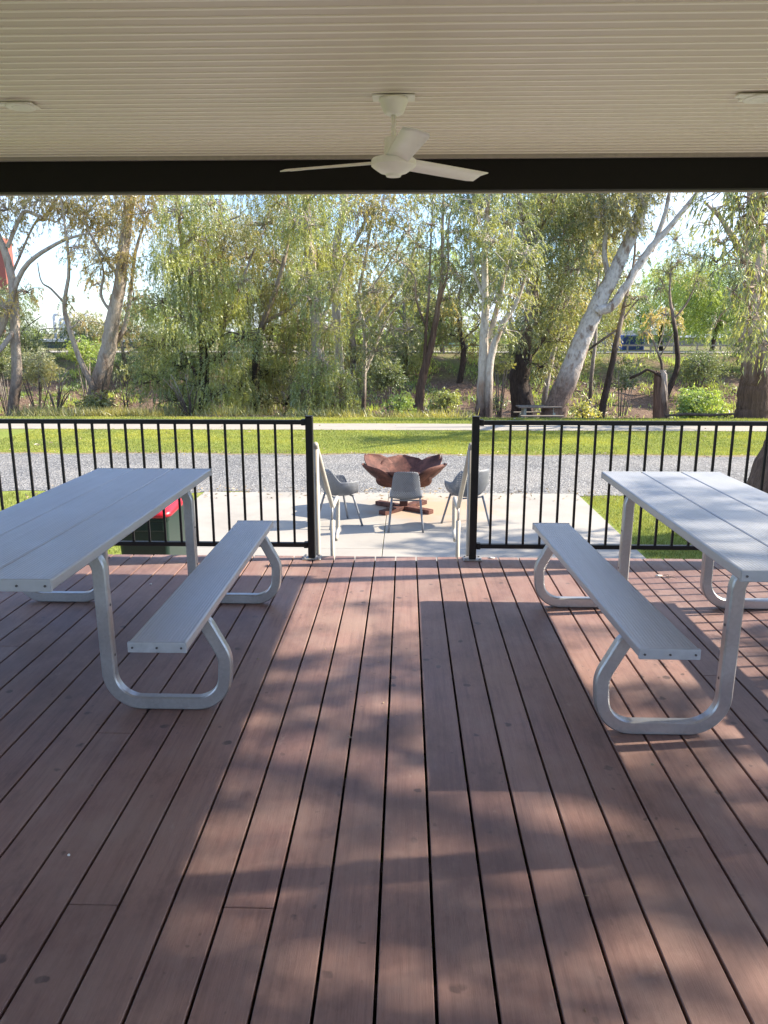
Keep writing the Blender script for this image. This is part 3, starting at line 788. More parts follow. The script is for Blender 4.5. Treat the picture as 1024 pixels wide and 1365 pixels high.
SPEC = { # length, droop, out, leaves per strand, leaf len, leaf width, spread, density multiplier
 'euc':  (.60, .50, .65, 16, .140, .030, .46, 1.2),
 'fine': (.60, .45, .65, 16, .135, .030, .50, 1.1),
 'weep': (.72, .85, .42, 20, .115, .023, .42, 1.25),
 'near': (.85, .75, .45, 14, .185, .036, .25, .6),
 'bush': (.35, .1, .9, 12, .085, .034, .9, 1.0),
 'shade': (.8, .4, .7, 12, .19, .060, .8, 1.0),
}
class Limbs:
    def __init__(s): s.v = []; s.f = []; s.n = 0
    def tube(s, pts, rads, sides, wob=0.0):
        pts = np.array(pts); m = len(pts)
        tg = np.gradient(pts, axis=0)
        for _ in range(4 if m > 5 else 0): tg[1:-1] = (tg[:-2]+2*tg[1:-1]+tg[2:])/4
        tg /= np.linalg.norm(tg, axis=1, keepdims=True)+1e-9
        ref = np.array([.13, 1, .21]) if abs(tg[0][1]) < .8 else np.array([1, .1, 0])
        a = np.cross(tg, ref); a /= np.linalg.norm(a, axis=1, keepdims=True)+1e-9; b = np.cross(tg, a)
        th = np.linspace(0, 2*PI, sides, endpoint=False)
        rr = np.array(rads)[:, None]*(1+wob*(.6*np.sin(th*3+pts[0, 0]*7)[None, :]+.4*np.sin(th*5+2)[None, :]+.5*rng.normal(size=(m, sides))*.35))
        v = pts[:, None, :]+a[:, None, :]*(rr*np.cos(th))[:, :, None]+b[:, None, :]*(rr*np.sin(th))[:, :, None]
        i = np.arange(m-1)[:, None]*sides; j = np.arange(sides)[None, :]; j2 = (j+1) % sides
        f = np.stack([i+j, i+j2, i+sides+j2, i+sides+j], 2).reshape(-1)+s.n
        s.v.append(v.reshape(-1, 3)); s.f.append(f); s.n += m*sides
    def build(s, name, mat, origin):
        return np_mesh(name, np.concatenate(s.v)-np.array(origin), 4, np.concatenate(s.f), mat, True)

def tree(name, label, cat, limbs, clumps, leaf, spec, bark, group=None, dens=1.0, base=None, flare=0, twigs=12, sub=5):
    """limbs: lists of (x,y,z,r) world points; clumps: (x,y,z,radius,density)"""
    Lb = Limbs(); nodes = []
    for li, lm in enumerate(limbs):
        cc = catmull(lm, sub); cc = np.array(cc); pts = cc[:, :3]; rr = np.maximum(cc[:, 3], .012)
        big = rr[0]
        pts = pts+rng.normal(size=pts.shape)*(np.minimum(rr*.07, .015))[:, None]
        if li == 0 and flare:
            h = pts[:, 2]-pts[0, 2]; rr = rr*(1+flare*np.exp(-h/ .55))
        Lb.tube(pts, rr, 14 if big > .15 else (8 if big > .06 else 6), .12 if big > .15 else .05)
        nodes.append(np.concatenate([pts, rr[:, None]], 1))
    nd = np.concatenate(nodes)
    base = Vector(limbs[0][0][:3]) if base is None else Vector(base)
    LV = []
    ln, droop, out, nl, ll, lw, spr, dm = SPEC[spec]
    for (cx, cy, cz, cr, cdn) in clumps:
        c = np.array([cx, cy, cz])
        dd = np.linalg.norm(nd[:, :3]-c, axis=1)+np.maximum(0, nd[:, 2]-cz)*(.2 if spec == 'near' else 1.5)+(3.0*(nd[:, 2] < nd[:, 2].min()+3.6) if spec == 'near' else 0)+(nd[:, 2] < nd[:, 2].min()+.3)*1.5
        q = nd[np.argmin(dd)]; p0 = q[:3]
        dist = np.linalg.norm(c-p0)
        if dist > .15:
            mid = (p0+c)/2+np.array([0, 0, .12*dist])+rng.normal(size=3)*.08*dist
            m2 = p0*.75+c*.25+rng.normal(size=3)*.05*dist; m3 = p0*.22+c*.78+rng.normal(size=3)*.06*dist+np.array([0, 0, .1*dist])
            r0 = min(q[3]*.7, .02+.014*dist+.012*cr)
            cc = np.array(catmull([(*p0, r0), (*m2, r0*.85), (*mid, r0*.7), (*m3, r0*.55), (*c, max(.008, r0*.4))], 3)); Lb.tube(cc[:, :3], cc[:, 3], 5, .05)
        rad = (cr, cr*.85, cr*.78)
        area = 3.14*cr*cr; nleaf = area*1.9/(ll*lw*.5)*cdn*dens*dm
        ns = max(6, int(nleaf/nl))
        v, st, od, L_ = strands(c, rad, ns, ln*min(1.3, .6+cr*.5), droop, out, nl, ll, lw, spr)
        LV.append(v)
        # twigs reaching the strands
        k = min(ns, int(twigs*(1+cr)))
        for i in rng.choice(ns, k, replace=False):
            e = st[i]; m = (c+e)/2+rng.normal(size=3)*.1*cr
            m[2] += .1*cr
            tail = e+od[i]*L_[i]*.3; tail[2] -= L_[i][0]*.15
            Lb.tube(np.array([c, m, e, tail]), [.017, .013, .009, .006], 4)
    t = thing(name, label, cat, base, 0, group)
    o = bpy.data.objects.new('trunk', Lb.build('trunk', bark, base)); COL.objects.link(o); o.parent = t
    if LV:
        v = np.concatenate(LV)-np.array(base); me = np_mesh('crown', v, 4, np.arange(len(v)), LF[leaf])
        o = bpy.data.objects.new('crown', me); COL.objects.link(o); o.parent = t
    return t
def W(pts, D):
    """limb points (px,py,radius in m[,dD]) to world"""
    out = []
    for p in pts:
        q = P(p[0], p[1], D+(p[3] if len(p) > 3 else 0)); out.append((q.x, q.y, q.z, p[2]))
    return out
def Cl(lst, D, depth=1.2, dn=1.0, rmul=1.0):
    out = []
    for c in lst:
        dd = c[4] if len(c) > 4 else random.uniform(-depth, depth)
        q = P(c[0], c[1], D+dd); out.append((q.x, q.y, q.z, c[2]*(D+dd)/1052*rmul*1.12, (c[3] if len(c) > 3 else 1)*dn))
    return out

# ---- riverbank trees, near row (left to right)
G1 = 'gum trees along the creek bank'
tree('gum_tree', 'tan leaved gum with curved bare limbs at the far left edge', 'tree',
     [W([(14, 575, .22), (22, 500, .19), (20, 430, .17), (14, 360, .14), (-10, 290, .10), (-20, 200, .05)], 29),
      W([(20, 440, .10), (-5, 470, .09, -1), (-40, 480, .09, -2)], 29),
      W([(-30, 500, .13), (5, 430, .12), (30, 360, .09), (75, 325, .06), (120, 310, .03)], 28.5),
      W([(14, 370, .06), (45, 300, .04), (60, 290, .08), (85, 250, .03)], 29.5), W([(10, 330, .08), (30, 285, .07), (50, 287, .06), (75, 296, .03)], 29)],
     Cl([(10, 280, 32, .7), (50, 268, 30, .8), (85, 285, 26, .7), (30, 330, 10, .3), (5, 410, 20, .5), (35, 390, 18, .5), (70, 250, 30, .7), (20, 230, 35, .7), (-40, 300, 50, .8), (-60, 400, 50, .7)], 29), 'tan', 'euc', B_tan, G1, .75)
tree('gum_tree', 'large gum with thick pale fork and tan olive crown left of the weeping trees', 'tree',
     [W([(118, 575, .40), (130, 520, .33), (142, 470, .28), (150, 425, .24), (160, 375, .21), (166, 320, .19), (172, 270, .17), (178, 200, .12), (185, 100, .06)], 29),
      W([(126, 520, .12), (105, 475, .10), (90, 430, .09), (86, 405, .08), (92, 360, .06), (88, 310, .045), (80, 260, .03)], 28.5),
      W([(87, 405, .05), (68, 385, .04), (55, 375, .03), (50, 350, .018)], 28.5),
      W([(143, 465, .10), (165, 440, .09), (175, 380, .07), (182, 330, .06), (200, 280, .04)], 29.3),
      W([(152, 420, .05), (135, 395, .06), (138, 360, .04), (125, 320, .025)], 29), W([(160, 370, .07), (130, 330, .05), (110, 290, .03)], 29)],
     Cl([(115, 285, 38, .9), (150, 300, 34, .9), (190, 285, 36, .9), (140, 345, 28, .7), (125, 380, 16, .5), (105, 330, 22, .5), (165, 350, 26, .8), (178, 400, 22, .9), (165, 445, 22, .8), (150, 250, 45, .8), (205, 240, 40, .9), (90, 400, 12, .5), (130, 215, 50, .7), (190, 170, 50, .7), (110, 430, 10, .5)], 29), 'tan', 'euc', B_tan, G1, .8, flare=.4)
tree('weeping_tree', 'bright green weeping tree with curtains of foliage, first from the left', 'tree',
     [W([(268, 580, .22), (272, 520, .18), (270, 460, .15), (262, 400, .12), (245, 340, .09), (238, 280, .06), (232, 210, .04)], 27.5),
      W([(270, 470, .10), (300, 430, .08), (320, 380, .05), (340, 330, .03)], 27.5), W([(262, 500, .09), (230, 450, .07), (215, 400, .04)], 27.2), W([(238, 335, .05), (262, 315, .04), (290, 300, .03), (320, 288, .02)], 28)],
     Cl([(240, 285, 34, .7), (280, 275, 28, .7), (262, 320, 22, .6), (222, 350, 34), (255, 365, 36), (290, 385, 36), (215, 405, 32), (250, 430, 36), (298, 430, 34), (215, 460, 30), (245, 490, 34), (290, 480, 34), (208, 510, 28), (240, 535, 28), (285, 528, 32), (322, 515, 26), (325, 450, 24, .8), (250, 240, 40, .7), (322, 380, 22, .6)], 27.5, 1.3), 'weep', 'weep', B_dark, G1, .95)
tree('weeping_tree', 'olive green weeping tree with curtains of foliage, second from the left', 'tree',
     [W([(335, 580, .18), (340, 520, .15), (345, 450, .12), (370, 380, .09), (385, 310, .05), (380, 230, .03)], 29.5),
      W([(345, 470, .09), (320, 430, .06), (310, 370, .04)], 29.5), W([(352, 430, .08), (400, 400, .06), (430, 340, .03)], 29.5)],
     Cl([(350, 300, 30, .6), (330, 345, 26, .7), (365, 350, 30, .8), (345, 400, 34), (385, 395, 34), (350, 450, 34), (340, 500, 32), (375, 500, 34), (345, 540, 30), (380, 540, 28), (310, 410, 22, .8), (395, 440, 30), (370, 270, 32, .6), (340, 240, 40, .6)], 29.5, 1.4), 'weepd', 'weep', B_dark, G1, .8)
tree('weeping_tree', 'tall fresh green weeping tree overhanging the creek near the picture centre', 'tree',
     [W([(420, 585, .27), (425, 520, .24), (424, 470, .22), (420, 400, .19), (412, 330, .16), (408, 270, .13), (400, 180, .08)], 28),
      W([(424, 440, .08), (445, 390, .06), (460, 350, .03)], 28)],
     Cl([(428, 480, 20, .8, -1.5), (416, 400, 20, .8, -1.5), (412, 300, 18, .6, -1.5), (430, 300, 26, .9), (448, 340, 26), (425, 345, 26), (395, 300, 28, .8), (405, 370, 28), (445, 385, 22), (398, 430, 26), (440, 440, 22), (432, 495, 28), (410, 520, 30), (452, 520, 26), (470, 500, 18), (425, 545, 26), (460, 545, 20), (430, 255, 34, .8), (400, 235, 40, .8), (385, 470, 26, .9)], 28, 1.2), 'weep', 'weep', B_tan, G1, .85)
tree('gum_tree', 'slim gum with white upper trunk rising behind the weeping trees', 'tree',
     [W([(455, 570, .20), (452, 480, .19), (448, 400, .18), (448, 330, .17), (458, 280, .15), (462, 250, .12), (470, 150, .06)], 33), W([(450, 300, .10), (465, 280, .08), (478, 260, .05)], 33),
      W([(450, 360, .09), (480, 310, .07), (500, 260, .04)], 33)],
     Cl([(480, 285, 36, .75), (510, 280, 36, .7), (460, 265, 30, .7), (500, 330, 26, .6), (478, 350, 24, .6), (520, 240, 45, .7), (440, 220, 45, .7)], 33), 'olive', 'fine', B_white, G1, .7)
tree('gum_tree', 'thin pale stemmed gum with open branching crown left of the centre gap', 'tree',
     [W([(484, 560, .10), (486, 500, .09), (486, 440, .085), (478, 400, .075), (488, 340, .06), (500, 270, .04)], 33),
      W([(486, 460, .07), (510, 410, .06), (535, 380, .045), (548, 350, .03), (560, 300, .02)], 33), W([(480, 400, .05), (505, 370, .045), (530, 330, .03), (545, 290, .02)], 33),
      W([(486, 500, .08), (505, 450, .07), (520, 420, .05), (545, 395, .03)], 33.5)],
     Cl([(500, 390, 26, .6), (530, 350, 28, .55), (545, 310, 26, .55), (555, 400, 24, .5), (485, 430, 26, .7), (520, 440, 26, .7), (500, 470, 26, .8), (545, 440, 20, .6), (560, 270, 28, .5), (520, 300, 24, .5)], 33), 'euc', 'fine', B_white, G1, .75)
tree('gum_tree', 'slender brown multi stemmed gum leaning right with thin open crown against blue sky', 'tree',
     [W([(556, 560, .19), (560, 525, .165), (567, 490, .15), (576, 455, .13), (584, 410, .10), (590, 360, .075), (590, 300, .06), (592, 250, .04), (594, 180, .02)], 31),
      W([(566, 490, .08), (568, 440, .06), (572, 390, .05), (574, 330, .035), (578, 260, .02)], 31), W([(584, 410, .06), (597, 360, .045), (598, 300, .035), (610, 250, .02)], 31),
      W([(570, 440, .045), (555, 400, .035), (553, 370, .03), (535, 350, .02)], 31)],
     Cl([(575, 300, 20, .5), (600, 275, 22, .5), (612, 310, 18, .5), (590, 345, 18, .4), (560, 330, 16, .4), (608, 365, 18, .5), (555, 385, 16, .5), (595, 400, 16, .5), (580, 240, 40, .5), (575, 375, 14, .4), (600, 330, 14, .5)], 31), 'euc', 'euc', B_brown, G1, flare=.4)
tree('gum_tree', 'twin stemmed white gum with grey green drooping crown right of the gap', 'tree',
     [W([(640, 575, .20), (643, 520, .17), (645, 460, .15), (647, 400, .12), (646, 340, .10), (650, 280, .075), (655, 200, .04)], 26.5),
      W([(652, 575, .15), (652, 520, .13), (656, 470, .12), (672, 430, .10), (690, 400, .07), (700, 370, .05)], 26.3),
      W([(649, 500, .12), (656, 440, .10), (668, 390, .07), (676, 350, .05), (685, 300, .03)], 26.8), W([(647, 400, .06), (632, 360, .05), (625, 310, .03)], 26.5)],
     Cl([(640, 285, 34, .85), (622, 320, 22, .6), (655, 325, 30, .9), (650, 370, 24, .9), (675, 300, 30, .8), (680, 360, 24, .8), (690, 400, 20, .7), (660, 400, 18, .7), (640, 350, 20, .8), (655, 240, 50, .8), (630, 270, 24, .7), (700, 340, 24, .8), (672, 440, 16, .6)], 26.5), 'euc', 'euc', B_white, G1, flare=.3)
tree('gum_tree', 'massive gum with rough blackened base and pale upper fork behind the park table', 'tree',
     [W([(701, 585, .47), (697, 540, .42), (694, 505, .38), (700, 470, .32), (708, 430, .26), (710, 380, .22), (708, 345, .20), (702, 310, .16), (694, 270, .13), (686, 235, .10), (680, 150, .05)], 31),
      W([(708, 350, .17), (716, 310, .15), (722, 285, .13), (720, 265, .09), (735, 220, .06)], 31), W([(700, 480, .12), (722, 455, .10), (740, 420, .08), (752, 370, .06), (760, 320, .04)], 31),
      W([(716, 310, .08), (736, 285, .07), (742, 270, .05), (720, 262, .03)], 31)],
     Cl([(690, 290, 26, .7), (735, 285, 34, .9), (722, 340, 26, .9), (750, 320, 30, .9), (735, 375, 28, .9), (760, 360, 26, .9), (725, 420, 26, .9), (700, 440, 24, .8), (750, 410, 26, .9), (740, 455, 24, .9), (690, 470, 18, .7), (705, 250, 40, .8), (750, 250, 45, .9), (765, 290, 26, .8), (720, 490, 14, .6), (690, 345, 16, .6)], 31, 1.5), 'euc', 'euc', B_dark, G1, flare=.35)
tree('gum_tree', 'leaning slim gum with pale peeling stem between the massive gum and the big white one', 'tree',
     [W([(722, 575, .12), (728, 520, .11), (738, 470, .10), (750, 420, .09), (768, 370, .07), (778, 320, .06), (785, 250, .04)], 32),
      W([(738, 470, .07), (760, 430, .06), (775, 380, .05), (800, 330, .03)], 32.5)],
     Cl([(775, 300, 28, .9), (790, 340, 24, .8), (770, 400, 22, .9), (745, 440, 22, .9), (735, 490, 14, .8), (800, 290, 26, .8), (785, 260, 34, .8)], 32), 'olive', 'euc', B_white, G1)
tree('gum_tree', 'huge white gum leaning right across the sky with mottled bark', 'tree',
     [W([(732, 590, .50), (742, 545, .43), (757, 505, .38), (768, 475, .34), (780, 445, .31), (795, 412, .29), (815, 372, .25), (833, 335, .22), (848, 300, .20), (858, 265, .16), (865, 220, .12), (870, 120, .06)], 29.5),
      W([(797, 415, .20), (815, 408, .17), (832, 385, .155), (850, 355, .14), (872, 325, .12), (895, 300, .10), (915, 275, .085), (935, 248, .06), (960, 200, .03)], 29.3),
      W([(868, 335, .10), (882, 300, .085), (890, 270, .07), (895, 240, .05)], 29.5), W([(812, 375, .10), (806, 335, .09), (808, 300, .07), (800, 250, .04)], 29.7),
      W([(835, 335, .08), (845, 300, .07), (860, 270, .05)], 29.8)],
     Cl([(800, 290, 24, .8), (830, 275, 28, .9), (850, 262, 22, .8), (800, 260, 30, .9), (815, 315, 16, .6), (900, 235, 30, .6), (870, 230, 40, .7), (855, 300, 12, .5), (930, 215, 40, .6), (838, 300, 14, .6), (890, 280, 10, .4)], 29.5, 1.0), 'olive', 'euc', B_lean, G1, flare=.35)
tree('gum_tree', 'thin dark stemmed sapling leaning right behind the huge leaning gum', 'tree',
     [W([(796, 585, .16), (805, 535, .14), (815, 490, .12), (824, 445, .10), (834, 400, .07), (845, 350, .05), (848, 300, .035)], 31),
      W([(822, 440, .04), (800, 455, .05), (780, 470, .03)], 31), W([(828, 430, .04), (850, 400, .03), (862, 395, .015)], 31)],
     Cl([(845, 400, 12, .4), (855, 345, 14, .4), (835, 370, 12, .4), (862, 398, 8, .5), (850, 310, 16, .4)], 31), 'eucd', 'fine', B_dark, G1)
tree('gum_tree', 'slim dark sapling standing just left of the broken stump, behind the leaning gum', 'tree',
     [W([(785, 560, .09), (789, 500, .085), (794, 450, .07), (795, 400, .05), (800, 350, .03)], 34)],
     Cl([(790, 420, 16, .7), (800, 380, 16, .6), (785, 460, 16, .8), (805, 350, 18, .6)], 34), 'eucd', 'fine', B_grey, G1)
tree('gum_tree', 'huge fluted brown gum at the right edge with long hanging leaves', 'tree',
     [W([(1008, 600, .84), (1008, 580, .76), (1009, 560, .66), (1010, 540, .58), (1010, 520, .53), (1011, 500, .49), (1012, 480, .46), (1014, 430, .44), (1010, 370, .34), (1006, 300, .26), (1010, 220, .18), (1020, 100, .08)], 24.6),
      W([(1008, 500, .18), (1040, 450, .16), (1070, 400, .12), (1090, 300, .08)], 24.4), W([(1010, 380, .14), (985, 330, .10), (960, 290, .06), (940, 270, .03)], 22.5),
      W([(1010, 330, .12), (1030, 290, .10, -3), (1010, 250, .07, -5), (975, 240, .05, -6)], 24.5)],
     Cl([(985, 280, 28, .9, -4), (1010, 300, 30, 1, -4), (962, 325, 22, .9, -3), (990, 350, 26, .9, -4), (1015, 380, 28, 1, -3), (975, 390, 20, .9, -3), (1000, 425, 24, .9, -3), (1018, 460, 22, .8, -2.5), (985, 455, 18, .8, -2), (955, 350, 14, .9, -3), (970, 250, 36, .9, -4), (1020, 240, 40, .9, -4), (1050, 300, 50, .9, -3), (1060, 420, 50, .9, -2), (945, 300, 14, .6, -3), (955, 430, 12, .6, -1)], 24), 'euc', 'near', B_fluted, G1)

# ---- second row: on and above the far bank
G2 = 'trees on the far bank'
def simple(px, D, h, wpx, top, labels, leaf, bark, spec='fine', dn=.75, n=9, name='gum_tree', low=.35):
    b = P(px, 500, D); zb = terrain_z(b.x, D)-.1; x = b.x; ww = wpx*D/1052/2
    j = lambda s: random.uniform(-s, s)
    tr = [(x, D, zb, .10+.012*h), (x+j(.3), D+j(.3), zb+h*.3, .08+.010*h), (x+j(.6), D+j(.4), zb+h*.6, .05+.006*h), (x+j(.7), D, zb+h*.92, .03)]
    lb = [tr]
    for k in range(3):
        a = random.uniform(.25, .6); lb.append([(x, D, zb+h*a, .06), (x+j(ww*.6), D+j(ww*.5), zb+h*(a+.18), .045), (x+j(ww), D+j(ww*.7), zb+h*(a+.36), .02)])
    cl = []
    for k in range(n):
        f = low+(1-low)*(k+.5)/n; s = math.sin(PI*min(1, (f-low)/(1-low)*.85+.12))
        cl.append((x+j(ww*s*.85), D+j(ww*.6*s), zb+h*f, ww*random.uniform(.38, .55), dn))
    return tree(name, labels, 'tree', lb, cl, leaf, spec, bark, G2, twigs=4, sub=3)
simple(30, 47, 4.6, 150, 0, 'dark leafy tree on the far bank at the far left, below the red tower', 'eucd', B_dark, dn=.8, n=9, low=.1)
simple(124, 52, 2.4, 90, 0, 'olive tree on the far bank just right of the white silo', 'olive', B_grey, dn=.8, low=.2, n=6)
simple(172, 45, 4.2, 110, 0, 'grey green tree on the far bank behind the pale forked gum', 'euc', B_grey, dn=.7, n=7, low=.2)
simple(300, 48, 8.5, 170, 0, 'tall olive gum on the far bank behind the first weeping tree', 'olive', B_grey, dn=.6, n=12)
simple(380, 50, 9, 170, 0, 'tall grey green gum on the far bank behind the second weeping tree', 'euc', B_grey, dn=.6, n=12)
simple(470, 46, 7.5, 150, 0, 'olive gum on the far bank behind the slim white trunk', 'olive', B_grey, dn=.7, n=10, low=.15)
simple(540, 47, 7, 140, 0, 'grey green gum on the far bank behind the thin open gum', 'euc', B_grey, dn=.7, n=10, low=.1)
simple(613, 45, 6.3, 110, 0, 'rust tinged olive gum on the far bank left of the twin stemmed white gum', 'olive', B_dark, dn=.75, n=8, low=.3)
simple(590, 55, 6.5, 120, 0, 'pale green round tree beyond the far bank behind the brown slender gum', 'lush', B_grey, 'fine', .7, 8, low=.15)
simple(680, 46, 8, 130, 0, 'olive yellow gum on the far bank between the white gum and the massive gum', 'yell', B_grey, dn=.5, n=9, low=.12)
simple(740, 47, 10, 170, 0, 'tall grey green gum on the far bank behind the massive gum', 'euc', B_grey, dn=.75, n=14, low=.15)
simple(790, 50, 9, 110, 0, 'yellow green gum on the far bank behind the huge leaning trunk', 'olive', B_grey, dn=.7, n=10, low=.15)
simple(880, 62, 5.6, 150, 0, 'bright green spreading tree beyond the far road, left one of the pair', 'lush', B_dark, dn=.8, n=9, low=.3)
simple(945, 58, 5.6, 130, 0, 'bright green spreading tree beyond the far road, right one of the pair', 'lush', B_dark, dn=.85, n=9, low=.3)
simple(1010, 48, 7, 130, 0, 'dark green tree on the far bank behind the fluted gum', 'eucd', B_dark, dn=.8, n=9, low=.1)
for q, (px_, D_, lf_) in enumerate(((-110, 36, 'olive'), (-230, 31, 'weep'), (-380, 38, 'euc'), (-560, 33, 'olive'), (1130, 33, 'olive'), (1270, 38, 'euc'), (1420, 31, 'weepd'))):
    simple(px_, D_, 9+q % 3, 230, 0, ('olive gum on the bank just beyond the left edge', 'green weeping tree on the bank, second beyond the left edge', 'grey green gum on the bank, third beyond the left edge', 'olive gum on the bank, farthest beyond the left edge', 'olive gum on the bank just beyond the right edge', 'grey green gum on the bank, second beyond the right edge', 'olive weeping tree on the bank, farthest beyond the right edge')[q], lf_, B_grey, dn=.7, n=12, low=.2)
tree('gum_tree', 'small crooked tree with thin dark trunk on the far bank right of the stump', 'tree',
     [W([(888, 530, .16), (903, 490, .14), (902, 455, .12), (898, 425, .10), (893, 395, .07), (895, 360, .04)], 42), W([(899, 425, .06), (915, 405, .05), (925, 385, .03)], 42), W([(893, 395, .05), (880, 370, .03)], 42)],
     Cl([(890, 365, 18, .6), (905, 350, 18, .5), (930, 375, 18, .6), (880, 385, 14, .5), (915, 340, 18, .5), (900, 320, 20, .4), (935, 345, 14, .5)], 42), 'euc', 'fine', B_dark, G2)
tree('bare_tree', 'small nearly leafless pinkish tree on the far bank behind the broken stump', 'tree',
     [W([(884, 520, .09), (882, 485, .08), (875, 465, .06), (866, 440, .03)], 44), W([(880, 475, .05), (895, 450, .035), (905, 430, .02)], 44), W([(876, 466, .04), (885, 440, .03), (884, 415, .015)], 44)],
     Cl([(870, 430, 16, .35), (888, 420, 16, .35), (900, 435, 12, .3), (860, 445, 10, .3)], 44), 'tan', 'fine', B_grey, G2)

# ---- bushes
def bush(label, px, py, rpx, D, leaf, n=7, dn=1.0, flat=.75, spec='bush', name='bush'):
    c = P(px, py, D); r = rpx*D/1052; zb = terrain_z(c.x, D)
    zb = min(zb, c.z-r*.5)
    lb = []; cl = []
    for k in range(n):
        a = random.uniform(0, 2*PI); q = random.uniform(.1, .62)*r
        x = c.x+q*math.cos(a); y = D+q*math.sin(a)*.8; z = c.z+random.uniform(-.45, .45)*r*flat
        lb.append([(c.x+j_(.1), D+j_(.1), zb, .03), ((c.x+x)/2, (D+y)/2, (zb+z)/2, .022), (x, y, z, .012)])
        cl.append((x, y, z, r*random.uniform(.36, .5), dn))
    return tree(name, label, 'bush', lb, cl, leaf, spec, B_grey, 'bushes on the creek bank', twigs=3, sub=2, base=(c.x, D, zb))
def j_(s): return random.uniform(-s, s)
bush('sage grey bush on the bank at the far left', 45, 485, 40, 30, 'sage', 9, .8, 1.1)
bush('dark green bush at the far left edge beside the sage grey one', 5, 480, 40, 34, 'eucd', 8, .9, 1.1)
bush('dark green bush below the white silo', 112, 470, 32, 38, 'lush', 8, .9)
bush('low olive shrub around the foot of the pale forked gum', 125, 540, 34, 27, 'weepd', 8, .8)
bush('dark round bush on the bank left of the brown slender gum', 520, 500, 36, 35, 'eucd', 9, .9)
bush('leafy green bush left of the foot of the brown slender gum', 528, 543, 28, 27, 'lush', 7, .9)
bush('feathery green bush right of the foot of the brown slender gum', 592, 538, 32, 28, 'weep', 8, .9, .8, 'bush')
bush('yellow green bush hanging right of the twin stemmed white gum', 668, 490, 20, 30, 'yell', 5, .8)
bush('small golden green bush right of the park table', 778, 550, 24, 25.2, 'yell', 7, .8)
bush('wide bright green bush between the broken stump and the fluted gum', 932, 541, 42, 25.6, 'lush', 13, 1.0, .7)
bush('low green bush beside the foot of the fluted gum', 965, 556, 16, 25, 'lush', 4, 1.0)
bush('dark green bush left of the broken stump', 832, 500, 30, 33, 'eucd', 7, .8, 1.2)
bush('dark spreading bush high on the far bank right of the crooked tree', 930, 487, 44, 43, 'eucd', 8, .7, .5)
bush('low bush in the shade of the massive gum', 668, 540, 18, 29, 'euc', 5, .7)

# broken stump
sb = P(873, 590, 29); zb = terrain_z(sb.x, 29)
stt = thing('tree_stump', 'tall broken tree stump with splintered pale top between the saplings and bright bush', 'stump', (sb.x, 29, zb-.1))
def stump(parent, pts, rads, sides, mat, spl=0.0, name='trunk', seed=1):
    rs = random.Random(seed); bm = bmesh.new(); rings = []
    cc = catmull([(*p, r) for p, r in zip(pts, rads)], 5)
    for i, c in enumerate(cc):
        ring = []
        for k in range(sides):
            a = 2*PI*k/sides; rr = c[3]*(1+.10*math.sin(3*a+seed)+.07*math.sin(7*a+i*.2)+rs.uniform(-.05, .05))
            zz = c[2]+(rs.uniform(-1, .8)*spl if i == len(cc)-1 else 0)
            ring.append(bm.verts.new((c[0]+rr*math.cos(a), c[1]+rr*math.sin(a), zz)))
        rings.append(ring)
    for a, b in zip(rings, rings[1:]):
        for k in range(sides): bm.faces.new((a[k], a[(k+1) % sides], b[(k+1) % sides], b[k]))
    cv = bm.verts.new((cc[-1][0], cc[-1][1], cc[-1][2]-spl*1.5))
    for k in range(sides): bm.faces.new((rings[-1][k], rings[-1][(k+1) % sides], cv))
    return obj(name, bm, mat, parent, True)
stump(stt, [(.12, 0, 0), (.06, 0, .7), (-.02, 0, 1.3), (-.08, 0, 1.95)], [.26, .22, .19, .16], 18, B_brown, .18, seed=3)
bm = bmesh.new(); sweep(bm, [(.30, -.12, 0), (.22, -.12, .7), (.12, -.12, 1.3), (.06, -.10, 1.9), (.07, -.08, 2.05)], [(.10*math.cos(a)*(1+.2*math.sin(3*a)), .16*math.sin(a)) for a in [2*PI*k/9 for k in range(9)]]); obj('splintered_slab', bm, B_white, stt)
bm = bmesh.new(); sweep(bm, [(0, -.1, 1.8), (-.3, -.15, 2.0), (-.55, -.2, 2.08), (-.8, -.1, 1.9), (-1.1, 0, 1.75)], circ(.05, 7)); obj('broken_limb', bm, B_dark, stt, True)
# near stump behind the right table
ns = thing('tree_stump', 'thick grey brown log post close behind the fence at the right edge', 'stump', (4.72, 9.55, Z0))
stump(ns, [(0, 0, 0), (-.05, 0, .4), (.0, 0, .9), (.08, 0, 1.28)], [.48, .42, .36, .30], 20, B_brown, .05, seed=8)
bm = bmesh.new(); stump_top = [(.10, 0, 1.07), (.14, 0, 1.20)]; lathe(bm, [(.24, 1.22), (.29, 1.28), (.20, 1.38), (.0001, 1.42)], 16, .08, 0); obj('charred_top', bm, MT['timber_dark'], ns, True)

# dead twiggy debris at left
for i, (px, py, D, lab) in enumerate([(75, 520, 28, 'dry dead branching stick standing on the bank left of the forked gum'), (170, 530, 30, 'dry dead branching stick on the bank under the weeping tree'), (255, 545, 26.2, 'pale dead stick leaning at the foot of the first weeping tree')]):
    b = P(px, py+30, D); Lb = Limbs()
    for k in range(7):
        a = random.uniform(-.9, .9); e = Vector((a*.9, j_(.4), random.uniform(.7, 1.8)))
        Lb.tube(np.array([(0, 0, 0), (e.x*.3, e.y*.5, e.z*.4), (e.x*.6+j_(.1), e.y, e.z*.75), tuple(e)]), [.035, .028, .018, .008], 5)
    o = bpy.data.objects.new('dead_branch', Lb.build('dead_branch', B_white, (0, 0, 0))); COL.objects.link(o); o.location = (b.x, D, max(b.z-.2, terrain_z(b.x, D)-.1)); tag(o, lab, 'branch')
fl = P(930, 561, 24.4); Lb = Limbs(); Lb.tube(np.array([(-1.1, 0, .05), (-.4, .1, .09), (.3, 0, .07), (1.0, -.1, .12)]), [.03, .05, .05, .03], 7)
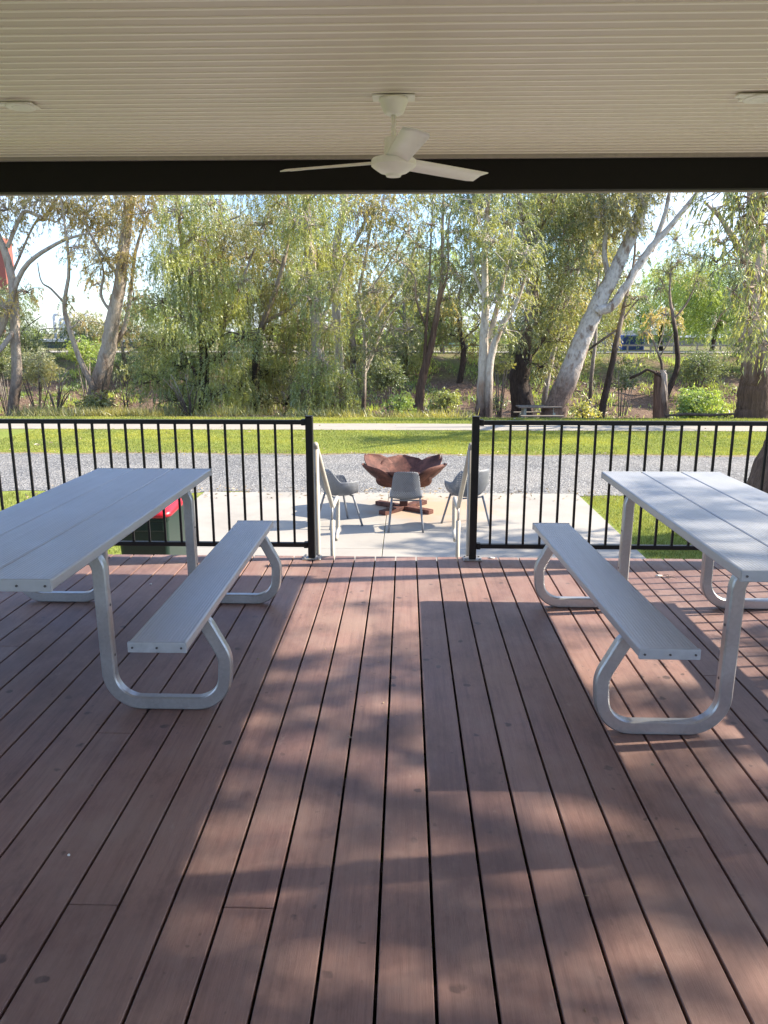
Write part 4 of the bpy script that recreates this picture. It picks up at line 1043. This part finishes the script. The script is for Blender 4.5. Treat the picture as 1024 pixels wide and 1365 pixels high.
o = bpy.data.objects.new('fallen_branch', Lb.build('fallen_branch', B_white, (0, 0, 0))); COL.objects.link(o); o.location = (fl.x, 24.2, Z0+.02); tag(o, 'pale fallen branch lying at the lawn edge below the bright green bush', 'branch')

# ---- park table on the bank
pt = P(718, 541, 29.3); zt = pt.z
pk = thing('park_table', 'small weathered timber picnic table with pale legs in front of the massive gum', 'picnic table', (pt.x, 29.3, zt-.75), R(3))
MT['ptimber'] = M_plain('weathered_timber', (.17, .15, .13), .85, 0, .25, 12, .2); MT['pleg'] = M_plain('pale_green_legs', (.26, .30, .27), .6)
for k in range(3): bm = bmesh.new(); box(bm, -.80, .80, -.36+k*.245, -.13+k*.245, .70, .75, .006, 1); obj('tabletop_plank', bm, MT['ptimber'], pk)
for s in (-1, 1):
    bm = bmesh.new(); box(bm, -.80, .80, s*.68-.12, s*.68+.12, .42, .46, .006, 1); obj('seat', bm, MT['ptimber'], pk)
    bm = bmesh.new(); box(bm, s*.55-.05, s*.55+.05, -.25, .25, -.3, .698, .006, 1); box(bm, s*.55-.045, s*.55+.045, -.66, -.252, .33, .418); box(bm, s*.55-.045, s*.55+.045, .252, .66, .33, .418); box(bm, s*.55-.04, s*.55+.04, -.70, -.662, -.3, .418); box(bm, s*.55-.04, s*.55+.04, .662, .70, -.3, .418)
    obj('leg', bm, MT['pleg'], pk)

# ---- far things beyond the bank
MT['wwhite'] = M_plain('white_painted_steel', (.55, .56, .57), .5); MT['fblue'] = M_plain('blue_tarp', (.05, .08, .26), .6); MT['red'] = M_plain('red_oxide_paint', (.30, .085, .06), .6)
MT['dgrey'] = M_plain('dark_cladding', (.07, .075, .085), .6); MT['glass'] = M_plain('window_glass', (.05, .07, .09), .1, 0, .1)
MT['pale'] = M_plain('pale_wall', (.30, .27, .24), .7); MT['teal'] = M_plain('pale_teal_sheet', (.42, .62, .66), .5)
def Pz(px, py, D): q = P(px, py, D); return q
# silo and plant at left
a = Pz(102, 470, 75); si = thing('silo', 'white silo with pipes rising behind the low sheds at left', 'silo', (a.x, 75, .3))
h = Pz(102, 415, 75).z-.3
bm = bmesh.new(); lathe(bm, [(1.15, 0), (1.15, h*.62), (.5, h*.9), (.2, h)], 28); obj('tank', bm, MT['wwhite'], si, True)
for k, (dx, hh) in enumerate(((-1.9, .92), (-1.35, .8), (1.6, .9), (2.2, .7))):
    bm = bmesh.new(); sweep(bm, fillet([(dx, 0, 0), (dx, 0, h*hh), (dx+(.8 if dx < 0 else -.8), 0, h*hh)], [.3], 5), circ(.14, 8), up=Vector((0, 1, 0))); obj('pipe', bm, MT['wwhite'], si, True)
a0 = Pz(45, 460, 70); a1 = Pz(205, 460, 70)
sh = thing('industrial_shed', 'long low shed with white roof edge and dark wall below the silo', 'building', ((a0.x+a1.x)/2, 70, .2)); hw = (a1.x-a0.x)/2; hz = Pz(100, 452, 70).z-.2
bm = bmesh.new(); box(bm, -hw, hw, 0, 6, 0, hz*.72); obj('wall', bm, MT['dgrey'], sh)
bm = bmesh.new(); box(bm, -hw-.2, hw+.2, -.3, 6.3, hz*.722, hz, .03, 1); obj('roof', bm, MT['wwhite'], sh)
for k in range(6): bm = bmesh.new(); box(bm, -hw+1+k*1.6, -hw+1.9+k*1.6, -.04, -.002, hz*.3, hz*.62); obj('window', bm, MT['glass'], sh)
# red tower
a = Pz(6, 400, 95); t0 = Pz(6, 318, 95).z; rt = thing('red_tower', 'tall rust red tower partly hidden by branches at the top left', 'tower', (a.x, 95, .3))
bm = bmesh.new(); box(bm, -1.1, 1.1, -1.1, 1.1, Pz(6, 392, 95).z-.3, t0-.3, .05, 1); obj('tank', bm, MT['red'], rt)
for sx in (-1, 1):
    for sy in (-1, 1): bm = bmesh.new(); box(bm, sx*.9-.12, sx*.9+.12, sy*.9-.12, sy*.9+.12, 0, Pz(6, 392, 95).z-.302); obj('leg', bm, MT['red'], rt)
# houses beyond the road
def house(px0, px1, py0, py1, D, wall, roofm, lab, nw=3):
    A = Pz(px0, py1, D); B = Pz(px1, py0, D); zb = terrain_z(A.x, D)
    hh = thing('house', lab, 'house', ((A.x+B.x)/2, D, zb)); hw = (B.x-A.x)/2; hgt = B.z-zb
    bm = bmesh.new(); box(bm, -hw, hw, 0, 6, 0, hgt*.7); obj('wall', bm, wall, hh)
    bm = bmesh.new(); r = [bm.verts.new(p) for p in ((-hw-.4, -.4, hgt*.702), (hw+.4, -.4, hgt*.702), (hw+.4, 6.4, hgt*.702), (-hw-.4, 6.4, hgt*.702), (-hw+.8, 3, hgt), (hw-.8, 3, hgt))]
    for f in ((0, 1, 5, 4), (2, 3, 4, 5), (1, 2, 5), (3, 0, 4), (3, 2, 1, 0)): bm.faces.new([r[i] for i in f])
    obj('roof', bm, roofm, hh)
    for k in range(nw):
        xx = -hw+(k+.5)*2*hw/nw; bm = bmesh.new(); box(bm, xx-.45, xx+.45, -.05, -.003, hgt*.25, hgt*.55); obj('window', bm, MT['glass'], hh)
house(590, 650, 440, 476, 75, MT['teal'], MT['roof'], 'pale teal house glimpsed behind the rust tinged gum', 3)
house(815, 900, 440, 476, 78, MT['pale'], MT['dgrey'], 'pale low house behind the blue van', 4)
house(930, 1000, 445, 474, 80, MT['pale'], MT['roof'], 'cream low house behind the right spreading tree', 3)
house(325, 350, 442, 476, 70, MT['pale'], MT['pale'], 'pale house glimpsed between the two left weeping trees', 1)
# blue van
a = Pz(856, 474, 62); zv = terrain_z(a.x, 62); vn = thing('parked_van', 'blue van parked beyond the far rail fence', 'van', (a.x, 66, zv-.55), PI/2)
bm = bmesh.new(); box(bm, -1.5, 1.3, -.9, .9, .35, 1.75, .12, 3); box(bm, 1.25, 1.9, -.88, .88, .35, 1.05, .10, 3); obj('body', bm, MT['fblue'], vn)
bm = bmesh.new(); box(bm, .3, 1.1, -.915, -.905, 1.05, 1.5); obj('window', bm, MT['glass'], vn)
for x in (-.95, 1.15):
    for s in (-1, 1): bm = bmesh.new(); cyl(bm, .34, .34, -.12, .12, 0, 0, 20); bm.transform(Matrix.Translation((x, s*.82, .34)) @ Matrix.Rotation(PI/2, 4, 'X')); obj('wheel', bm, MT['rubber'], vn)
# low white rail fence along the far road
rf = thing('rail_fence', 'low pale rail fence along the far road beyond the creek', 'fence', (0, 53.5, .22))
bm = bmesh.new(); box(bm, -10, 26, -.04, .04, .52, .62); obj('top_rail', bm, MT['pale'], rf)
for k in range(24): bm = bmesh.new(); box(bm, -9.9+k*1.55, -9.8+k*1.55, -.045, .045, -.1, .518); obj('post', bm, MT['pale'], rf)
bm = bmesh.new(); box(bm, -60, 60, 54.2, 58.5, .262, .30); tag(obj('far_road', bm, MT['path']), kind='structure')

LV = []; Lb = Limbs()
for k in range(420):
    px = rng.uniform(-900, 2000); D = rng.uniform(88, 118); top = 425+18*math.sin(px*.021)+12*math.sin(px*.06+1)
    if 40 < px < 160 or 0 < px < 20: continue
    py = rng.uniform(top, 474); c = P(px, py, D); r_ = rng.uniform(1.1, 2.2)
    v, st, od, L_ = strands((c.x, c.y, c.z), (r_*1.3, r_, r_*.9), 70, .9, .3, .8, 14, .38, .13, .8); LV.append(v)
    if k % 4 == 0: Lb.tube(np.array([(c.x, D, .1), (c.x+.2, D, c.z*.5+.2), (c.x, D, c.z)]), [.16, .12, .06], 5)
v = np.concatenate(LV); o = bpy.data.objects.new('distant_woodland', np_mesh('distant_woodland', v, 4, np.arange(len(v)), LF['lush'])); COL.objects.link(o); tag(o, 'distant green tree line far beyond the road', 'woodland', kind='stuff')
o = bpy.data.objects.new('distant_trunks', Lb.build('distant_trunks', B_grey, (0, 0, 0))); COL.objects.link(o); tag(o, 'thin grey trunks of the distant tree line', 'woodland', kind='stuff')

# ---- shade trees off to the right (their dapple falls on the deck)
def shade(label, x, y, h, cl, trunk_r, leaf='euc'):
    zb = Z0
    lb = [[(x, y, zb, trunk_r), (x-.2, y+.1, zb+h*.3, trunk_r*.8), (x+.1, y, zb+h*.6, trunk_r*.55), (x, y+.2, zb+h*.95, .06)]]
    for c in cl[::3]: lb.append([(x-.1, y, zb+h*.35, .10), ((x+c[0])/2, (y+c[1])/2, (zb+h*.4+c[2])/2+.3, .07), (c[0], c[1], c[2], .03)])
    tree('gum_tree', label, 'tree', lb, cl, leaf, 'shade', B_white, 'gum trees beside the deck', twigs=5)
rs = random.Random(5)
def cloud(n, x0, x1, y0, y1, z0, z1, r0, r1, d):
    return [(rs.uniform(x0, x1), rs.uniform(y0, y1), rs.uniform(z0, z1), rs.uniform(r0, r1), d) for _ in range(n)]
shade('tall gum beside the deck beyond the right edge, nearest the camera', 10.5, 1.0, 10, cloud(62, 7.5, 13.5, -2.5, 5.0, 3.4, 9.5, .35, .8, .55), .30)
shade('tall gum beside the slab beyond the right edge, second nearest', 13.0, 9.5, 11, cloud(26, 8.5, 14, 8.2, 10.8, 3.0, 6.6, .55, 1.0, .6), .32)

# ---- ground cover
def scatter_blades(name, n, fx, hgt, wd, mat, lean=.35, kind='stuff'):
    pts = fx(n); n = len(pts)
    d = unit(np.array([0, 0, 1.0])+rng.normal(size=(n, 3))*lean)
    v = leaf_arrays(pts, d, hgt*rng.uniform(.5, 1.4, n), np.full(n, wd))
    o = bpy.data.objects.new(name, np_mesh(name, v, 4, np.arange(len(v)), LF[mat])); COL.objects.link(o); tag(o, kind=kind); return o
def rect(x0, x1, y0, y1, z=Z0+.004):
    def f(n):
        p = np.stack([rng.uniform(x0, x1, n), rng.uniform(y0, y1, n), np.full(n, z)], 1); return p
    return f
o = scatter_blades('lawn_grass', 60000, rect(2.84, 6.2, 5.4, 12.15), .045, .006, 'grass'); tag(o, 'short bright green grass right of the concrete slab', 'grass')
o = scatter_blades('lawn_grass', 26000, rect(-6.5, -3.34, 5.6, 12.15), .045, .007, 'grass'); tag(o, 'short green grass left of the concrete slab', 'grass')
o = scatter_blades('lawn_grass', 110000, rect(-10, 10.5, 16.5, 20.7), .04, .010, 'grass'); tag(o, 'wide sunny strip of mown grass between gravel and footpath', 'grass')
o = scatter_blades('lawn_grass', 40000, rect(-13, 13, 22.35, 23.9), .05, .012, 'grass'); tag(o, 'narrow strip of mown grass beyond the footpath', 'grass')
def bank(x0, x1, y0, y1):
    def f(n):
        xs = rng.uniform(x0, x1, n); ys = rng.uniform(y0, y1, n)
        k = (np.sin(xs*1.9)+np.sin(xs*.7+2)+np.sin(ys*2+xs)+rng.normal(size=n)*.8) > .1
        xs = xs[k]; ys = ys[k]
        return np.stack([xs, ys, np.array([terrain_z(a, b)-.02 for a, b in zip(xs, ys)])], 1)
    return f
o = scatter_blades('tall_grass', 9000, bank(-14, -7.5, 24.3, 27.5), .34, .016, 'dry', .5); tag(o, 'tall straw and green grass along the bank edge at left', 'grass')
o = scatter_blades('tall_grass', 14000, bank(-12, 2.3, 24.3, 26.5), .30, .018, 'weepd', .55); tag(o, 'leafy green growth along the lawn edge below the trees', 'grass')
o = scatter_blades('tall_grass', 45000, bank(-24, 26, 39, 50), .30, .04, 'lush', .5); tag(o, 'green ground cover high on the far bank', 'grass')
# fallen leaves / litter
def flat_leaves(name, n, fx, ln, wd, label):
    p = fx(n); n = len(p); d = unit(np.concatenate([rng.normal(size=(n, 2)), rng.normal(size=(n, 1))*.25], 1)); p = p+np.array([0, 0, .012])
    v = leaf_arrays(p, d, ln*rng.uniform(.5, 1.3, n), wd*rng.uniform(.6, 1.2, n))
    o = bpy.data.objects.new(name, np_mesh(name, v, 4, np.arange(len(v)), LF['litter'])); COL.objects.link(o); tag(o, label, 'leaves', kind='stuff')
flat_leaves('leaf_litter', 20000, bank(-16, 18, 25, 31), .16, .045, 'brown fallen leaves and bark on the near bank')
flat_leaves('leaf_litter', 30000, bank(-22, 26, 36, 50), .26, .07, 'brown fallen leaves and bark on the far bank')
flat_leaves('leaf_litter', 90, rect(-9, 9, 16.5, 23.8, Z0+.03), .10, .035, 'scattered pale fallen leaves on the sunny lawn')
flat_leaves('leaf_litter', 500, rect(-10, 10, 16.2, 16.8, Z0+.01), .06, .025, 'dry leaves along the dirt edge of the gravel road')
flat_leaves('leaf_litter', 500, rect(-6, 6, 11.7, 12.6, Z0+.03), .07, .025, 'fallen leaves gathered where the gravel meets the slab')

flat_leaves('deck_specks', 26, rect(-2.4, 2.4, 1.2, 5.1, -.008), .016, .009, 'tiny pale leaf crumbs scattered over the deck boards')
# ---- small debris on the deck
def deb(px, py, s, lab, m):
    r = ray(px, py); t = -H/r.z; c = (r.x*t, r.y*t, .0)
    rs = random.Random(int(px)); bm = bmesh.new()
    n = 9; top = [bm.verts.new((s*math.cos(2*PI*k/n)*rs.uniform(.5, 1), s*.6*math.sin(2*PI*k/n)*rs.uniform(.6, 1), .002+rs.uniform(0, .005))) for k in range(n)]
    bot = [bm.verts.new((v.co.x*.9, v.co.y*.9, .0006)) for v in top]
    bm.faces.new(top); bm.faces.new(bot[::-1])
    for k in range(n): bm.faces.new((top[k], bot[k], bot[(k+1) % n], top[(k+1) % n]))
    o = obj('debris', bm, m, None, True, c); tag(o, lab, 'debris')
MT['paper'] = M_plain('white_scrap', (.72, .70, .66), .8); MT['dirt'] = M_plain('dark_crumb', (.05, .035, .03), .9)
deb(878, 768, .028, 'crumpled white scrap on the deck under the right table', MT['paper'])
deb(201, 779, .014, 'small white scrap on the deck under the left table', MT['paper'])
deb(655, 744, .030, 'flat pale leaf on the deck beside the right gate post', MT['paper'])
deb(92, 1141, .005, 'tiny white crumb on the open deck boards at lower left', MT['paper'])
Lb = Limbs()
for k in range(5):
    a = k*1.3; Lb.tube(np.array([(0, 0, .006), (.03*math.cos(a), .03*math.sin(a), .012), (.055*math.cos(a+.5), .055*math.sin(a+.5), .006)]), [.002, .0015, .001], 4)
o = bpy.data.objects.new('dry_twig', Lb.build('dry_twig', B_white, (0, 0, 0))); COL.objects.link(o); r = ray(885, 770); t = -H/r.z; o.location = (r.x*t+.03, r.y*t, 0); tag(o, 'small dry twig beside the white scrap under the right table', 'twig')
